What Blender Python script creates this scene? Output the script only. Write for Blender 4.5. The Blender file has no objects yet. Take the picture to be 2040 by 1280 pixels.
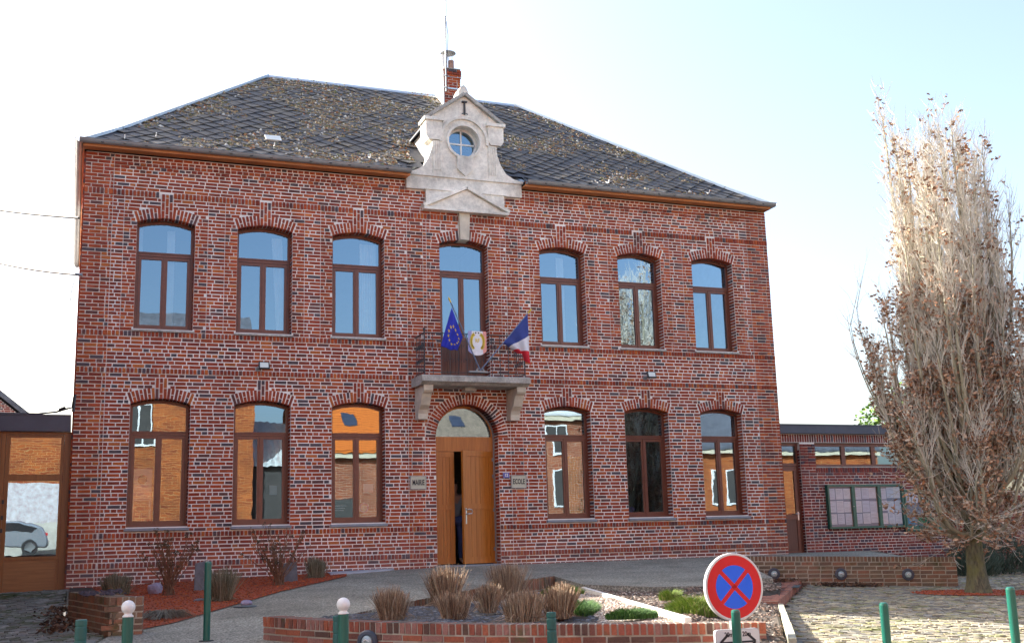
import bpy, math, random
import numpy as np
from mathutils import Vector, Matrix
from mathutils.geometry import delaunay_2d_cdt

random.seed(7)
rng = np.random.default_rng(7)
scene = bpy.context.scene
COL = scene.collection

# ------------------------------------------------------------------ camera
R_RIGHT = Vector((0.9335518810, -0.3574233631, -0.0270078686))
R_UP = Vector((-0.0437391586, -0.1883782562, 0.9811220712))
R_FWD = Vector((0.3557636455, 0.9147470536, 0.1914942725))
CAM = Vector((-7.638, -22.4, 0.430))
camd = bpy.data.cameras.new("camera"); cam = bpy.data.objects.new("camera", camd); COL.objects.link(cam)
camd.sensor_width = 36.0; camd.lens = 2253.364 / 2040 * 36.0
camd.clip_start = 0.1; camd.clip_end = 2000
m = Matrix((R_RIGHT, R_UP, -R_FWD)).transposed().to_4x4(); m.translation = CAM
cam.matrix_world = m
scene.camera = cam

# ------------------------------------------------------------------ light
SUN_EL = math.radians(29.8)
SUN_AZ = math.radians(45.0)        # from +y towards -x
SDIR = Vector((-math.sin(SUN_AZ) * math.cos(SUN_EL), math.cos(SUN_AZ) * math.cos(SUN_EL), math.sin(SUN_EL)))
world = bpy.data.worlds.new("World"); scene.world = world; world.use_nodes = True
wn = world.node_tree; wn.nodes.clear()
sky = wn.nodes.new("ShaderNodeTexSky"); sky.sky_type = 'NISHITA'; sky.sun_disc = False
sky.sun_elevation = SUN_EL; sky.sun_rotation = -SUN_AZ
sky.air_density = 1.0; sky.dust_density = 4.0; sky.ozone_density = 1.0; sky.altitude = 60
bg = wn.nodes.new("ShaderNodeBackground"); bg.inputs[1].default_value = 0.12
wo = wn.nodes.new("ShaderNodeOutputWorld")
wn.links.new(sky.outputs[0], bg.inputs[0]); wn.links.new(bg.outputs[0], wo.inputs[0])
sd = bpy.data.lights.new("sun", 'SUN'); sd.energy = 5.0; sd.angle = math.radians(0.5); sd.color = (1.0, 0.965, 0.90)
so = bpy.data.objects.new("sun", sd); COL.objects.link(so)
so.rotation_euler = SDIR.to_track_quat('Z', 'Y').to_euler()
scene.view_settings.view_transform = 'Standard'; scene.view_settings.look = 'None'
scene.view_settings.exposure = 1.98; scene.view_settings.gamma = 1.0
scene.view_settings.use_curve_mapping = False
scene.view_settings.use_white_balance = True; scene.view_settings.white_balance_temperature = 6750; scene.view_settings.white_balance_tint = 10

# ------------------------------------------------------------------ helpers
class MB:
    def __init__(s): s.v = []; s.f = []; s.m = []
    def add(s, vs, fs, mi=0):
        b = len(s.v); s.v.extend(tuple(v) for v in vs)
        s.f.extend(tuple(b + i for i in f) for f in fs); s.m.extend([mi] * len(fs))
    def box(s, x0, x1, y0, y1, z0, z1, mi=0, j=0.0):
        vs = [(x0,y0,z0),(x1,y0,z0),(x1,y1,z0),(x0,y1,z0),(x0,y0,z1),(x1,y0,z1),(x1,y1,z1),(x0,y1,z1)]
        if j: vs = [tuple(c + random.uniform(-j, j) for c in v) for v in vs]
        s.add(vs, BOXF, mi)
    def obox(s, c, ax, ay, az, hx, hy, hz, mi=0, j=0.0, taper=1.0):
        c = Vector(c); ax = Vector(ax); ay = Vector(ay); az = Vector(az); vs = []
        for sz in (-1, 1):
            t = taper if sz > 0 else 1.0
            for sx, sy in ((-1,-1),(1,-1),(1,1),(-1,1)):
                p = c + ax * (sx * hx * t) + ay * (sy * hy * t) + az * (sz * hz)
                if j: p = p + Vector([random.uniform(-j, j) for _ in range(3)])
                vs.append(p)
        s.add(vs, BOXF, mi)
    def prism(s, poly, y0, y1, mi=0, plane='xz'):
        n = len(poly)
        if plane == 'xz':
            a = [(p[0], y0, p[1]) for p in poly]; b = [(p[0], y1, p[1]) for p in poly]
        elif plane == 'yz':
            a = [(y0, p[0], p[1]) for p in poly]; b = [(y1, p[0], p[1]) for p in poly]
        else:
            a = [(p[0], p[1], y0) for p in poly]; b = [(p[0], p[1], y1) for p in poly]
        fs = [tuple(range(n)), tuple(range(2*n - 1, n - 1, -1))]
        fs += [(i, i + n, (i + 1) % n + n, (i + 1) % n) for i in range(n)]
        s.add(a + b, fs, mi)
    def tube(s, pts, rad, n=6, mi=0, cap=True):
        pts = [Vector(p) for p in pts]
        if not hasattr(rad, '__len__'): rad = [rad] * len(pts)
        d0 = (pts[1] - pts[0]).normalized()
        up = Vector((0, 0, 1)) if abs(d0.z) < 0.9 else Vector((1, 0, 0))
        vs = []
        for i, p in enumerate(pts):
            d = (pts[min(i + 1, len(pts) - 1)] - pts[max(i - 1, 0)]).normalized()
            a = up.cross(d)
            if a.length < 1e-4: a = Vector((1, 0, 0)).cross(d)
            a.normalize(); b = d.cross(a)
            for k in range(n):
                t = 2 * math.pi * k / n
                vs.append(p + (a * math.cos(t) + b * math.sin(t)) * rad[i])
        fs = []
        for i in range(len(pts) - 1):
            for k in range(n):
                k2 = (k + 1) % n
                fs.append((i*n + k, i*n + k2, (i+1)*n + k2, (i+1)*n + k))
        if cap:
            fs.append(tuple(range(n - 1, -1, -1))); fs.append(tuple(range((len(pts)-1)*n, len(pts)*n)))
        s.add(vs, fs, mi)
    def lathe(s, prof, c, n=24, mi=0, ax='z'):
        vs = []
        for r, h in prof:
            for k in range(n):
                t = 2 * math.pi * k / n
                if ax == 'z': vs.append((c[0] + r*math.cos(t), c[1] + r*math.sin(t), c[2] + h))
                else: vs.append((c[0] + r*math.cos(t), c[1] - h, c[2] + r*math.sin(t)))
        fs = []
        for i in range(len(prof) - 1):
            for k in range(n):
                k2 = (k + 1) % n
                fs.append((i*n + k, i*n + k2, (i+1)*n + k2, (i+1)*n + k))
        fs.append(tuple(range(n - 1, -1, -1))); fs.append(tuple(range((len(prof)-1)*n, len(prof)*n)))
        s.add(vs, fs, mi)
    def obj(s, name, mats, parent=None, smooth=False, kind=None, label=None, fixn=True):
        me = bpy.data.meshes.new(name)
        me.from_pydata(s.v, [], s.f)
        if not isinstance(mats, (list, tuple)): mats = [mats]
        for mm in mats: me.materials.append(mm)
        if len(mats) > 1: me.polygons.foreach_set("material_index", s.m)
        if smooth: me.polygons.foreach_set("use_smooth", [True] * len(me.polygons))
        me.update()
        if fixn:
            import bmesh
            bm = bmesh.new(); bm.from_mesh(me); bmesh.ops.recalc_face_normals(bm, faces=bm.faces); bm.to_mesh(me); bm.free()
        return link(name, me, parent, kind, label)
BOXF = [(0,3,2,1),(4,5,6,7),(0,1,5,4),(1,2,6,5),(2,3,7,6),(3,0,4,7)]

def link(name, data, parent=None, kind=None, label=None):
    o = bpy.data.objects.new(name, data); COL.objects.link(o)
    if parent is not None:
        o.parent = parent; o.matrix_parent_inverse = Matrix.Translation(-WLOC[parent.name]) if parent.name in WLOC else Matrix()
    if kind: o["kind"] = kind
    if label: o["label"] = label
    return o
WLOC = {}
def thing(name, label, cat, loc=(0, 0, 0), group=None):
    o = bpy.data.objects.new(name, None); COL.objects.link(o); o.location = loc
    WLOC[o.name] = Vector(loc); o["label"] = label; o["category"] = cat
    if group: o["group"] = group
    return o
def tag(o, label, cat, group=None):
    o["label"] = label; o["category"] = cat
    if group: o["group"] = group
    return o
def copy_tree(o, loc, label=None, rz=0.0, parent=None, scale=None):
    c = o.copy(); COL.objects.link(c)
    if parent is None:
        c.location = loc; c.rotation_euler = (0, 0, rz)
        if scale: c.scale = scale
        if label: c["label"] = label
    else: c.parent = parent
    for ch in list(o.children): copy_tree(ch, None, parent=c)
    return c

# ------------------------------------------------------------------ materials
def new_mat(name):
    mt = bpy.data.materials.new(name); mt.use_nodes = True; nt = mt.node_tree
    return mt, nt, nt.nodes["Principled BSDF"]
def N(nt, t, **kw):
    n = nt.nodes.new(t)
    for k, v in kw.items(): setattr(n, k, v)
    return n
def ramp(nt, stops, interp='LINEAR'):
    r = N(nt, "ShaderNodeValToRGB"); cr = r.color_ramp; cr.interpolation = interp
    while len(cr.elements) < len(stops): cr.elements.new(0.5)
    for e, (p, c) in zip(cr.elements, stops):
        e.position = p; e.color = (*c, 1)
    return r
def noise(nt, scale, detail=4, rough=0.6, coord='pos', dist=0.0, vec=None):
    n = N(nt, "ShaderNodeTexNoise"); n.inputs["Scale"].default_value = scale
    n.inputs["Detail"].default_value = detail; n.inputs["Roughness"].default_value = rough
    n.inputs["Distortion"].default_value = dist
    if vec is not None: nt.links.new(vec, n.inputs["Vector"])
    elif coord == 'pos':
        g = N(nt, "ShaderNodeNewGeometry"); nt.links.new(g.outputs["Position"], n.inputs["Vector"])
    else:
        g = N(nt, "ShaderNodeTexCoord"); nt.links.new(g.outputs["Object"], n.inputs["Vector"])
    return n
def mixc(nt, fac, a, b, mode='MIX'):
    mx = N(nt, "ShaderNodeMix", data_type='RGBA', blend_type=mode)
    for i, v in ((0, fac), (6, a), (7, b)):
        if hasattr(v, 'is_linked') or hasattr(v, 'links'): nt.links.new(v, mx.inputs[i])
        elif i == 0: mx.inputs[0].default_value = v
        else: mx.inputs[i].default_value = (*v, 1)
    return mx.outputs[2]
def bump(nt, p, h, strength, dist=0.01):
    b = N(nt, "ShaderNodeBump"); b.inputs["Strength"].default_value = strength; b.inputs["Distance"].default_value = dist
    nt.links.new(h, b.inputs["Height"]); nt.links.new(b.outputs[0], p.inputs["Normal"])
def mat(name, col, rough=0.7, var=0.25, vscale=3.0, bmp=0.0, bscale=60.0, metal=0.0, spec=0.5, col2=None, fine=None):
    mt, nt, p = new_mat(name)
    p.inputs["Roughness"].default_value = rough; p.inputs["Metallic"].default_value = metal
    p.inputs["Specular IOR Level"].default_value = spec
    n = noise(nt, vscale, 6, 0.65)
    lo = tuple(c * (1 - var) for c in col); hi = col2 if col2 else tuple(min(1, c * (1 + var)) for c in col)
    r = ramp(nt, [(0.3, lo), (0.7, hi)]); nt.links.new(n.outputs["Fac"], r.inputs[0])
    out = r.outputs[0]
    if fine:
        n2 = noise(nt, fine[0], 3, 0.7); r2 = ramp(nt, [(0.35, (1-fine[1],)*3), (0.65, (1+fine[1],)*3)])
        nt.links.new(n2.outputs["Fac"], r2.inputs[0]); out = mixc(nt, 1.0, out, r2.outputs[0], 'MULTIPLY')
    nt.links.new(out, p.inputs["Base Color"])
    if bmp:
        nb = noise(nt, bscale, 4, 0.6); bump(nt, p, nb.outputs["Fac"], bmp)
    return mt
def island_mat(name, stops, rough=0.8, src='island', interp='CONSTANT', grime=0.25, gscale=2.0, moss=None, spec=0.3, top=None, streak=False):
    """one colour per brick / stone / blade, with grain and broad weathering over it"""
    mt, nt, p = new_mat(name)
    p.inputs["Roughness"].default_value = rough; p.inputs["Specular IOR Level"].default_value = spec
    if src == 'island': g = N(nt, "ShaderNodeNewGeometry"); s = g.outputs["Random Per Island"]
    else: g = N(nt, "ShaderNodeObjectInfo"); s = g.outputs["Random"]
    r = ramp(nt, stops, interp); nt.links.new(s, r.inputs[0])
    n = noise(nt, gscale, 5, 0.6); r2 = ramp(nt, [(0.3, (1 - grime,) * 3), (0.7, (1 + grime * .6,) * 3)])
    nt.links.new(n.outputs["Fac"], r2.inputs[0])
    c = mixc(nt, 1.0, r.outputs[0], r2.outputs[0], 'MULTIPLY')
    n3 = noise(nt, 55, 3, 0.7); r3 = ramp(nt, [(0.3, (.72,) * 3), (0.7, (1.22,) * 3)]); nt.links.new(n3.outputs["Fac"], r3.inputs[0])
    c = mixc(nt, 1.0, c, r3.outputs[0], 'MULTIPLY')
    if streak:      # rain streaks, and a dull salty zone where the wall meets the ground
        g3 = N(nt, "ShaderNodeNewGeometry"); mp = N(nt, "ShaderNodeMapping"); mp.inputs["Scale"].default_value = (2.6, 2.6, .32); nt.links.new(g3.outputs["Position"], mp.inputs[0])
        n6 = noise(nt, 1.0, 5, .65, vec=mp.outputs[0]); r6 = ramp(nt, [(.32, (.70,.68,.68)), (.55, (1.0,1.0,1.0)), (.75, (1.12,1.1,1.08))]); nt.links.new(n6.outputs["Fac"], r6.inputs[0])
        c = mixc(nt, 1.0, c, r6.outputs[0], 'MULTIPLY')
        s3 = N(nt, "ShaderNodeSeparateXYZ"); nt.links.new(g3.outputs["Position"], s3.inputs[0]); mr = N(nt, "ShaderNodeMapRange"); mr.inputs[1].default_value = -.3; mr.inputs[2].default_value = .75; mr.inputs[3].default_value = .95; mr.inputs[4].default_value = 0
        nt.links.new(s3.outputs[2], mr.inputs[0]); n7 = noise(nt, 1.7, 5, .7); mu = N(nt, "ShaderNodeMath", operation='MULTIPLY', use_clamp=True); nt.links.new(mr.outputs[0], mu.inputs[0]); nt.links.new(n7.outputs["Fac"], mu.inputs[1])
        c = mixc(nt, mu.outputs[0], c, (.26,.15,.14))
    if moss:
        n4 = noise(nt, moss[2], 5, 0.7); r4 = ramp(nt, [(moss[1], (0, 0, 0)), (moss[1] + .12, (1, 1, 1))])
        nt.links.new(n4.outputs["Fac"], r4.inputs[0]); c = mixc(nt, r4.outputs[0], c, moss[0])
    if top:
        g2 = N(nt, "ShaderNodeNewGeometry"); sp = N(nt, "ShaderNodeSeparateXYZ"); nt.links.new(g2.outputs["Normal"], sp.inputs[0])
        r5 = ramp(nt, [(0.5, (0, 0, 0)), (0.8, (.8, .8, .8))]); nt.links.new(sp.outputs[2], r5.inputs[0]); c = mixc(nt, r5.outputs[0], c, top)
    nt.links.new(c, p.inputs["Base Color"])
    nb = noise(nt, 90, 3, 0.6); bump(nt, p, nb.outputs["Fac"], 0.5, 0.004)
    return mt

BR = [(0.0, (.39,.076,.030)), (.14, (.33,.060,.030)), (.30, (.46,.100,.032)), (.46, (.27,.054,.034)), (.56, (.37,.070,.031)),
      (.66, (.51,.145,.040)), (.71, (.30,.066,.038)), (.80, (.16,.066,.058)), (.89, (.105,.078,.088)), (.95, (.42,.100,.052))]
M = {}
M['brick'] = island_mat('old_brick', BR, 0.85, streak=True)
M['brick1'] = island_mat('old_brick_single', BR, 0.85, src='object', streak=True)
BR2 = [(0.0, (.25,.052,.04)), (.25, (.19,.045,.04)), (.5, (.29,.065,.045)), (.7, (.09,.06,.08)), (.85, (.15,.05,.05))]
M['brickB'] = island_mat('annex_brick', BR2, 0.8, grime=.15)
M['brickB1'] = island_mat('annex_brick_single', BR2, 0.8, src='object', grime=.15)
BR3 = [(0.0, (.27,.145,.09)), (.2, (.21,.125,.085)), (.4, (.32,.15,.09)), (.6, (.25,.165,.105)), (.8, (.18,.125,.085))]
M['brickC'] = island_mat('garden_brick', BR3, 0.85, moss=((.10,.09,.035), .56, 2.2), top=(.11,.11,.095))
M['brickC1'] = island_mat('garden_brick_single', BR3, 0.85, src='object', moss=((.10,.09,.035), .56, 2.2), top=(.11,.11,.095))
BR4 = [(0.0, (.36,.105,.065)), (.2, (.25,.10,.07)), (.35, (.42,.13,.07)), (.5, (.33,.15,.115)), (.7, (.15,.08,.06)), (.85, (.38,.18,.14))]
M['brickD'] = island_mat('planter_brick', BR4, 0.85, moss=((.13,.11,.05), .6, 3.0), top=(.12,.12,.105))
M['brickD1'] = island_mat('planter_brick_single', BR4, 0.85, src='object', moss=((.13,.11,.05), .6, 3.0), top=(.12,.12,.105))
M['mortar'] = mat('mortar', (.82,.77,.72), 0.95, .22, .9, .4, 80)
M['mortarC'] = mat('mortar_garden', (.50,.45,.36), 0.95, .25, 3.0, .4, 80)
M['stone'] = mat('dormer_stone', (.74,.70,.62), 0.85, .36, 2.0, .3, 40, fine=(14, .12))
M['stone_dk'] = mat('balcony_stone', (.40,.385,.35), 0.9, .35, 5.0, .5, 60, fine=(30, .2))
M['stone_br'] = mat('bracket_stone', (.60,.54,.44), 0.9, .22, 4.0, .3, 60)
M['bluestone'] = mat('bluestone_sill', (.24,.26,.29), 0.7, .2, 4.0, .2, 60)
M['wood'] = mat('brown_window_frame', (.155,.048,.028), 0.38, .15, 8.0)
M['soffit'] = mat('orange_varnished_board', (.52,.20,.07), 0.6, .2, 3.0)
M['zinc'] = mat('zinc', (.27,.28,.29), 0.5, .2, 2.0, metal=.2)
M['zinc_lt'] = mat('zinc_flashing', (.42,.46,.50), 0.35, .15, 1.5, metal=.75)
M['iron'] = mat('dark_iron', (.045,.045,.05), 0.55, .3, 30)
M['white'] = mat('white_paint', (.80,.79,.76), 0.45, .05, 5)
M['green'] = mat('green_paint', (.008,.105,.075), 0.28, .12, 6, spec=.6)
M['black'] = mat('black_plastic', (.02,.02,.022), 0.4, .2, 10)
M['steel'] = mat('brushed_steel', (.62,.62,.60), 0.3, .08, 20, metal=.9)
M['navy'] = mat('anthracite_fascia', (.045,.055,.085), 0.42, .15, 3)
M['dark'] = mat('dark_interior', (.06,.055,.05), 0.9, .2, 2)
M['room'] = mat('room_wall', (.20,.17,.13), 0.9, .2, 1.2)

def wood_mat(name, c1, c2, axis='z'):
    mt, nt, p = new_mat(name); p.inputs["Roughness"].default_value = 0.42
    tc = N(nt, "ShaderNodeNewGeometry"); mp = N(nt, "ShaderNodeMapping")
    mp.inputs["Scale"].default_value = (22, 22, 1.6) if axis == 'z' else (1.6, 22, 22)
    nt.links.new(tc.outputs["Position"], mp.inputs[0])
    n = noise(nt, 1.0, 6, 0.65, vec=mp.outputs[0], dist=.6)
    r = ramp(nt, [(0.3, c1), (0.7, c2)]); nt.links.new(n.outputs["Fac"], r.inputs[0])
    nt.links.new(r.outputs[0], p.inputs["Base Color"]); bump(nt, p, n.outputs["Fac"], .15, .003)
    return mt
M['oak'] = wood_mat('golden_oak_door', (.36,.112,.012), (.52,.175,.026))
M['oak_h'] = wood_mat('golden_oak_rail', (.20,.070,.020), (.31,.125,.038), 'x')
M['oak_dk'] = wood_mat('brown_panel', (.09,.028,.018), (.15,.05,.03))
M['oak_p'] = wood_mat('porch_oak', (.19,.062,.013), (.28,.098,.022))

def glass_mat(name, refl=0.34, tint=(.75,.8,.8), wob=0.03, rough=0.0, wscale=2.2):
    mt, nt, p = new_mat(name); nt.nodes.remove(p)
    out = nt.nodes["Material Output"]
    gl = N(nt, "ShaderNodeBsdfGlossy"); gl.inputs["Roughness"].default_value = rough; gl.inputs["Color"].default_value = (.58,.80,1,1)
    tr = N(nt, "ShaderNodeBsdfTransparent"); tr.inputs["Color"].default_value = (*tint, 1)
    fr = N(nt, "ShaderNodeFresnel"); fr.inputs["IOR"].default_value = 1.5
    ad = N(nt, "ShaderNodeMath", operation='ADD', use_clamp=True); ad.inputs[1].default_value = refl
    nt.links.new(fr.outputs[0], ad.inputs[0])
    mx = N(nt, "ShaderNodeMixShader"); nt.links.new(ad.outputs[0], mx.inputs[0])
    nt.links.new(tr.outputs[0], mx.inputs[1]); nt.links.new(gl.outputs[0], mx.inputs[2]); nt.links.new(mx.outputs[0], out.inputs[0])
    n = noise(nt, wscale, 2, .5)
    b = N(nt, "ShaderNodeBump"); b.inputs["Strength"].default_value = 1.0; b.inputs["Distance"].default_value = wob * .1
    nt.links.new(n.outputs["Fac"], b.inputs["Height"]); nt.links.new(b.outputs[0], gl.inputs["Normal"])
    return mt
M['glass'] = glass_mat('window_glass', 0.24, tint=(.6,.65,.65), wob=.0065, wscale=1.9)
M['glass_d'] = glass_mat('board_glass', 0.0, (.97,.98,1), .003)

def patch(name, poly, zfn, material, step=0.5, kind='structure', off=0.0, parent=None, skirt=0.0):
    xs = [p[0] for p in poly]; ys = [p[1] for p in poly]
    vs = [Vector(p) for p in poly]; n = len(poly)
    ed = [(i, (i + 1) % n) for i in range(n)]
    x = min(xs) + step * .37
    while x < max(xs):
        y = min(ys) + step * .41
        while y < max(ys):
            vs.append(Vector((x, y))); y += step
        x += step
    r = delaunay_2d_cdt(vs, ed, [], 1, 1e-5)
    me = bpy.data.meshes.new(name)
    V = [(v.x, v.y, zfn(v.x, v.y) + off) for v in r[0]]; Fc = [tuple(f) for f in r[2]]
    if skirt:
        b = len(V)
        for i in range(n):
            p, q = Vector(poly[i]), Vector(poly[(i + 1) % n]); k = max(1, int((q - p).length / step))
            for j in range(k):
                a_, c_ = p.lerp(q, j / k), p.lerp(q, (j + 1) / k); o_ = len(V)
                za, zc = zfn(a_.x, a_.y) + off, zfn(c_.x, c_.y) + off
                V += [(a_.x, a_.y, za), (c_.x, c_.y, zc), (c_.x, c_.y, zc - skirt), (a_.x, a_.y, za - skirt)]; Fc.append((o_, o_ + 1, o_ + 2, o_ + 3))
    me.from_pydata(V, [], Fc)
    me.materials.append(material); me.update()
    if len(me.polygons) and me.polygons[0].normal.z < 0: me.flip_normals()
    return link(name, me, parent, kind)

def in_poly(x, y, poly):
    c = False; n = len(poly); j = n - 1
    for i in range(n):
        xi, yi = poly[i]; xj, yj = poly[j]
        if (yi > y) != (yj > y) and x < (xj - xi) * (y - yi) / (yj - yi) + xi: c = not c
        j = i
    return c

UNIT = {}
def unit_box(key, material, j=0.03):
    """a slightly uneven unit block (x,z in -.5...5, y from 0 to 1 towards the back)"""
    k = key
    if k not in UNIT:
        vs = []
        for z in (-.5, .5):
            for x, y in ((-.5, 0), (.5, 0), (.5, 1), (-.5, 1)):
                vs.append((x + random.uniform(-j, j) * .5, y + (random.uniform(-j, j) if y == 0 else 0), z + random.uniform(-j, j)))
        me = bpy.data.meshes.new(key.split('|')[0]); me.from_pydata(vs, [], BOXF); me.materials.append(material); me.update(); UNIT[k] = me
    return UNIT[k]

def proj_area(p, w, h):
    d = (Vector(p) - CAM).dot(R_FWD)
    if d < 1: return 0, False
    v = Vector(p) - CAM; px = v.dot(R_RIGHT) / d; py = v.dot(R_UP) / d
    vis = abs(px) < .47 and abs(py) < .30
    return w * h / d / d, vis

def lay(parent, bricks, m_stuff, m_single, n_single=300, name='brick', depth=.02, jit=.0022):
    """bricks: (centre point on the face, tangent, up, outward normal, width, height, proud[, depth])"""
    sc = []
    for i, b in enumerate(bricks):
        a, vis = proj_area(b[0], b[4], b[5]); sc.append((a if vis else -1, i))
    sc.sort(reverse=True)
    single = set(i for a, i in sc[:n_single] if a > 0)
    mb = MB()
    for i, b in enumerate(bricks):
        c, t, u, nn, w, h, pr = b[:7]; dp = b[7] if len(b) > 7 else depth
        if i in single:
            me = unit_box('%s|%s|%d' % (name, m_single.name, i % 5), m_single)
            o = link(name, me, parent)
            mtx = Matrix((t * w, -nn * (dp + pr), u * h)).transposed().to_4x4(); mtx.translation = Vector(c) + nn * pr
            off = Matrix.Translation(-WLOC[parent.name]) if parent.name in WLOC else Matrix()
            o.matrix_parent_inverse = off; o.matrix_basis = mtx
        else:
            cc = Vector(c) + nn * ((pr - dp) / 2)
            mb.obox(cc, t, -nn, u, w / 2, (dp + pr) / 2, h / 2, 0, jit)
    if mb.v: mb.obj(name, m_stuff, parent, kind='stuff', fixn=False)

def row(u0, u1, kind, phase=0.0, L=.213, H=.098, J=.0190, rnd=.35):
    """brick widths along one course between u0 and u1 -> list of (a, b)"""
    out = []; x = u0; k = 0
    while x < u1 - .03:
        if kind == 's': w = L if random.random() > .12 else H
        elif kind == 'h': w = H if random.random() > .15 else L * random.choice((.75, 1))
        elif kind == 'ro': w = .0535
        else: w = L if (k % 2) else H
        if k == 0 and phase: w = max(.05, w * phase)
        w *= random.uniform(.95, 1.05)
        e = x + w
        if u1 - e < (.045 if kind != 'ro' else .03): e = u1
        out.append((x, min(e, u1))); x = e + J; k += 1
    return out

X3, Z3 = Vector((1, 0, 0)), Vector((0, 0, 1)); NF = Vector((0, -1, 0))
def zt(x, y):                       # concrete terrace
    return .052 * min(y, 0) + (.026 * (x + .7) if x < -.7 else 0)
def zk(x, y):                       # cobbled forecourt
    return -.319 - .0229 * x + .0286 * min(y, 1)

# ================================================================== TOWN HALL
hall = thing("town_hall", "two-storey red brick town hall with slate hip roof, stone dormer and balcony", "building", (0, 0, 0))
XL, XR = -7.68, 7.70
WC = [-6.15, -4.23, -2.31, 0.0, 2.31, 4.23, 6.15]
HW = .55
ZTOP = 8.10
# windows: (centre, bottom, spring, crown rise, ring half-width top z, key top z)
WIN = [(c, .895, 3.19, .10, 3.70) for c in WC if c] + [(c, 4.64, 6.745, .10, 7.35) for c in WC if c] + [(0.0, 3.80, 6.745, .10, 0)]
RI = (HW * HW + .01) / .2            # intrados radius of the window arches
RING = .215
A0 = math.asin(HW / RI)
DS, DR, DRO = 2.60, .69, .905        # entrance arch: spring, inner and outer radius
def blocked(z):
    out = []
    for c, zb, zs, rise, zk_ in WIN:
        zc = zs + rise - RI                    # circle centre
        ext_end = zc + (RI + RING) * math.cos(A0)
        crown = zc + RI + RING
        if zb - .075 < z < zb and c: out.append((c - HW - .03, c + HW + .03))
        elif zb <= z < zs: out.append((c - HW, c + HW))
        elif zs <= z < crown + .02:
            if z < ext_end: hw = HW + (z - zs + .03) * math.tan(A0)
            else:
                q = (RI + RING) ** 2 - (z - .02 - zc) ** 2; hw = math.sqrt(max(q, 0))
            out.append((c - hw - .008, c + hw + .008))
        if zk_ and crown - .05 < z < zk_ + .01: out.append((c - .118, c + .118))
    if z < DS: out.append((-DR - .0, DR + .0))
    elif z < DS + DRO + .03: 
        q = (DRO + .012) ** 2 - (z - DS) ** 2
        if q > 0: out.append((-math.sqrt(q), math.sqrt(q)))
    if 3.60 < z < 3.80: out.append((-1.2, 1.14))
    if z > 7.885: out.append((-1.25, 1.34))
    elif z > 7.46: out.append((-.84, .87))
    if 6.86 < z <= 7.46: out.append((-.12, .14))
    out.sort(); mg = []
    for a, b in out:
        if mg and a <= mg[-1][1] + .02: mg[-1] = (mg[-1][0], max(b, mg[-1][1]))
        else: mg.append((a, b))
    return mg
BANDS = [(.158, .267), (.695, .800), (3.772, 3.880), (4.482, 4.592), (7.258, 7.385)]
def courses():
    out = []; edges = [-.42] + [e for b in BANDS for e in b] + [ZTOP - .01]
    for i in range(0, len(edges) - 1):
        a, b = edges[i], edges[i + 1]
        if i % 2 == 1: out.append((a, b, 'ro')); continue
        n = max(1, round((b - a) / .0718)); h = (b - a) / n
        for k in range(n): out.append((a + k * h, a + (k + 1) * h, 'b'))
    return out
fb = []; rowi = 0
J = .0190
for a, b, kd in courses():
    zc = (a + b) / 2; h = b - a - J; rowi += 1
    xs = [XL, XR]; br = [-7.16, 7.15]
    if zc < 7.25:
        br += [-1.27, -.92, .97, 1.25]
        if zc > 4.6: br += [c + s * .795 for c in WC if c for s in (-1, 1)] + [-.84, .84]
    cuts = sorted(set([XL, XR] + [x for x in br]))
    ivs = []
    blk = blocked(zc)
    for i in range(len(cuts) - 1):
        u0, u1 = cuts[i] + (.006 if i else 0), cuts[i + 1] - (.006 if i < len(cuts) - 2 else 0)
        segs = [(u0, u1)]
        for p, q in blk:
            ns = []
            for s0, s1 in segs:
                if q <= s0 or p >= s1: ns.append((s0, s1)); continue
                if p > s0 + .03: ns.append((s0, p - .004))
                if q < s1 - .03: ns.append((q + .004, s1))
            segs = ns
        ivs += segs
    for (u0, u1) in ivs:
        proud = .004
        mid = (u0 + u1) / 2
        corner = mid < -7.16 or mid > 7.15
        if corner: proud = .016
        elif 4.6 < zc < 7.25 and any(HW <= abs(mid - c) < .80 for c in WC): proud = .012
        elif zc < 7.25 and (-1.27 < mid < -.92 or .97 < mid < 1.25): proud = .012
        if kd == 'ro': proud = max(proud, .010) + .014; seg = row(u0, u1, 'ro')
        elif corner: seg = row(u0, u1, 's' if rowi % 2 else 'fl')
        elif zc > 7.74: seg = row(u0, u1, 'h')
        else: seg = row(u0, u1, ['s', 'fl', 'h', 'fl'][rowi % 4] if random.random() < .8 else 's', phase=random.uniform(.35, 1))
        for s0, s1 in seg:
            pr = proud + random.uniform(-.002, .003)
            if 7.72 < zc < 7.93 and not corner:
                k = int(((s0 + s1) / 2) / .24 + 100)
                lvl = int((zc - 7.72) / .07)
                pr += .022 if (lvl == 2 or k % 2 == 0) and lvl >= 1 else (.0 if lvl else (.012 if k % 2 == 0 else 0))
            zo = random.uniform(-.0018, .0018)
            zlo = zt((s0 + s1) / 2, 0) - .03
            if b < zlo - .05: continue
            fb.append((Vector(((s0 + s1) / 2, 0, zc + zo)), X3, Z3, NF, s1 - s0, h, pr))

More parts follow.
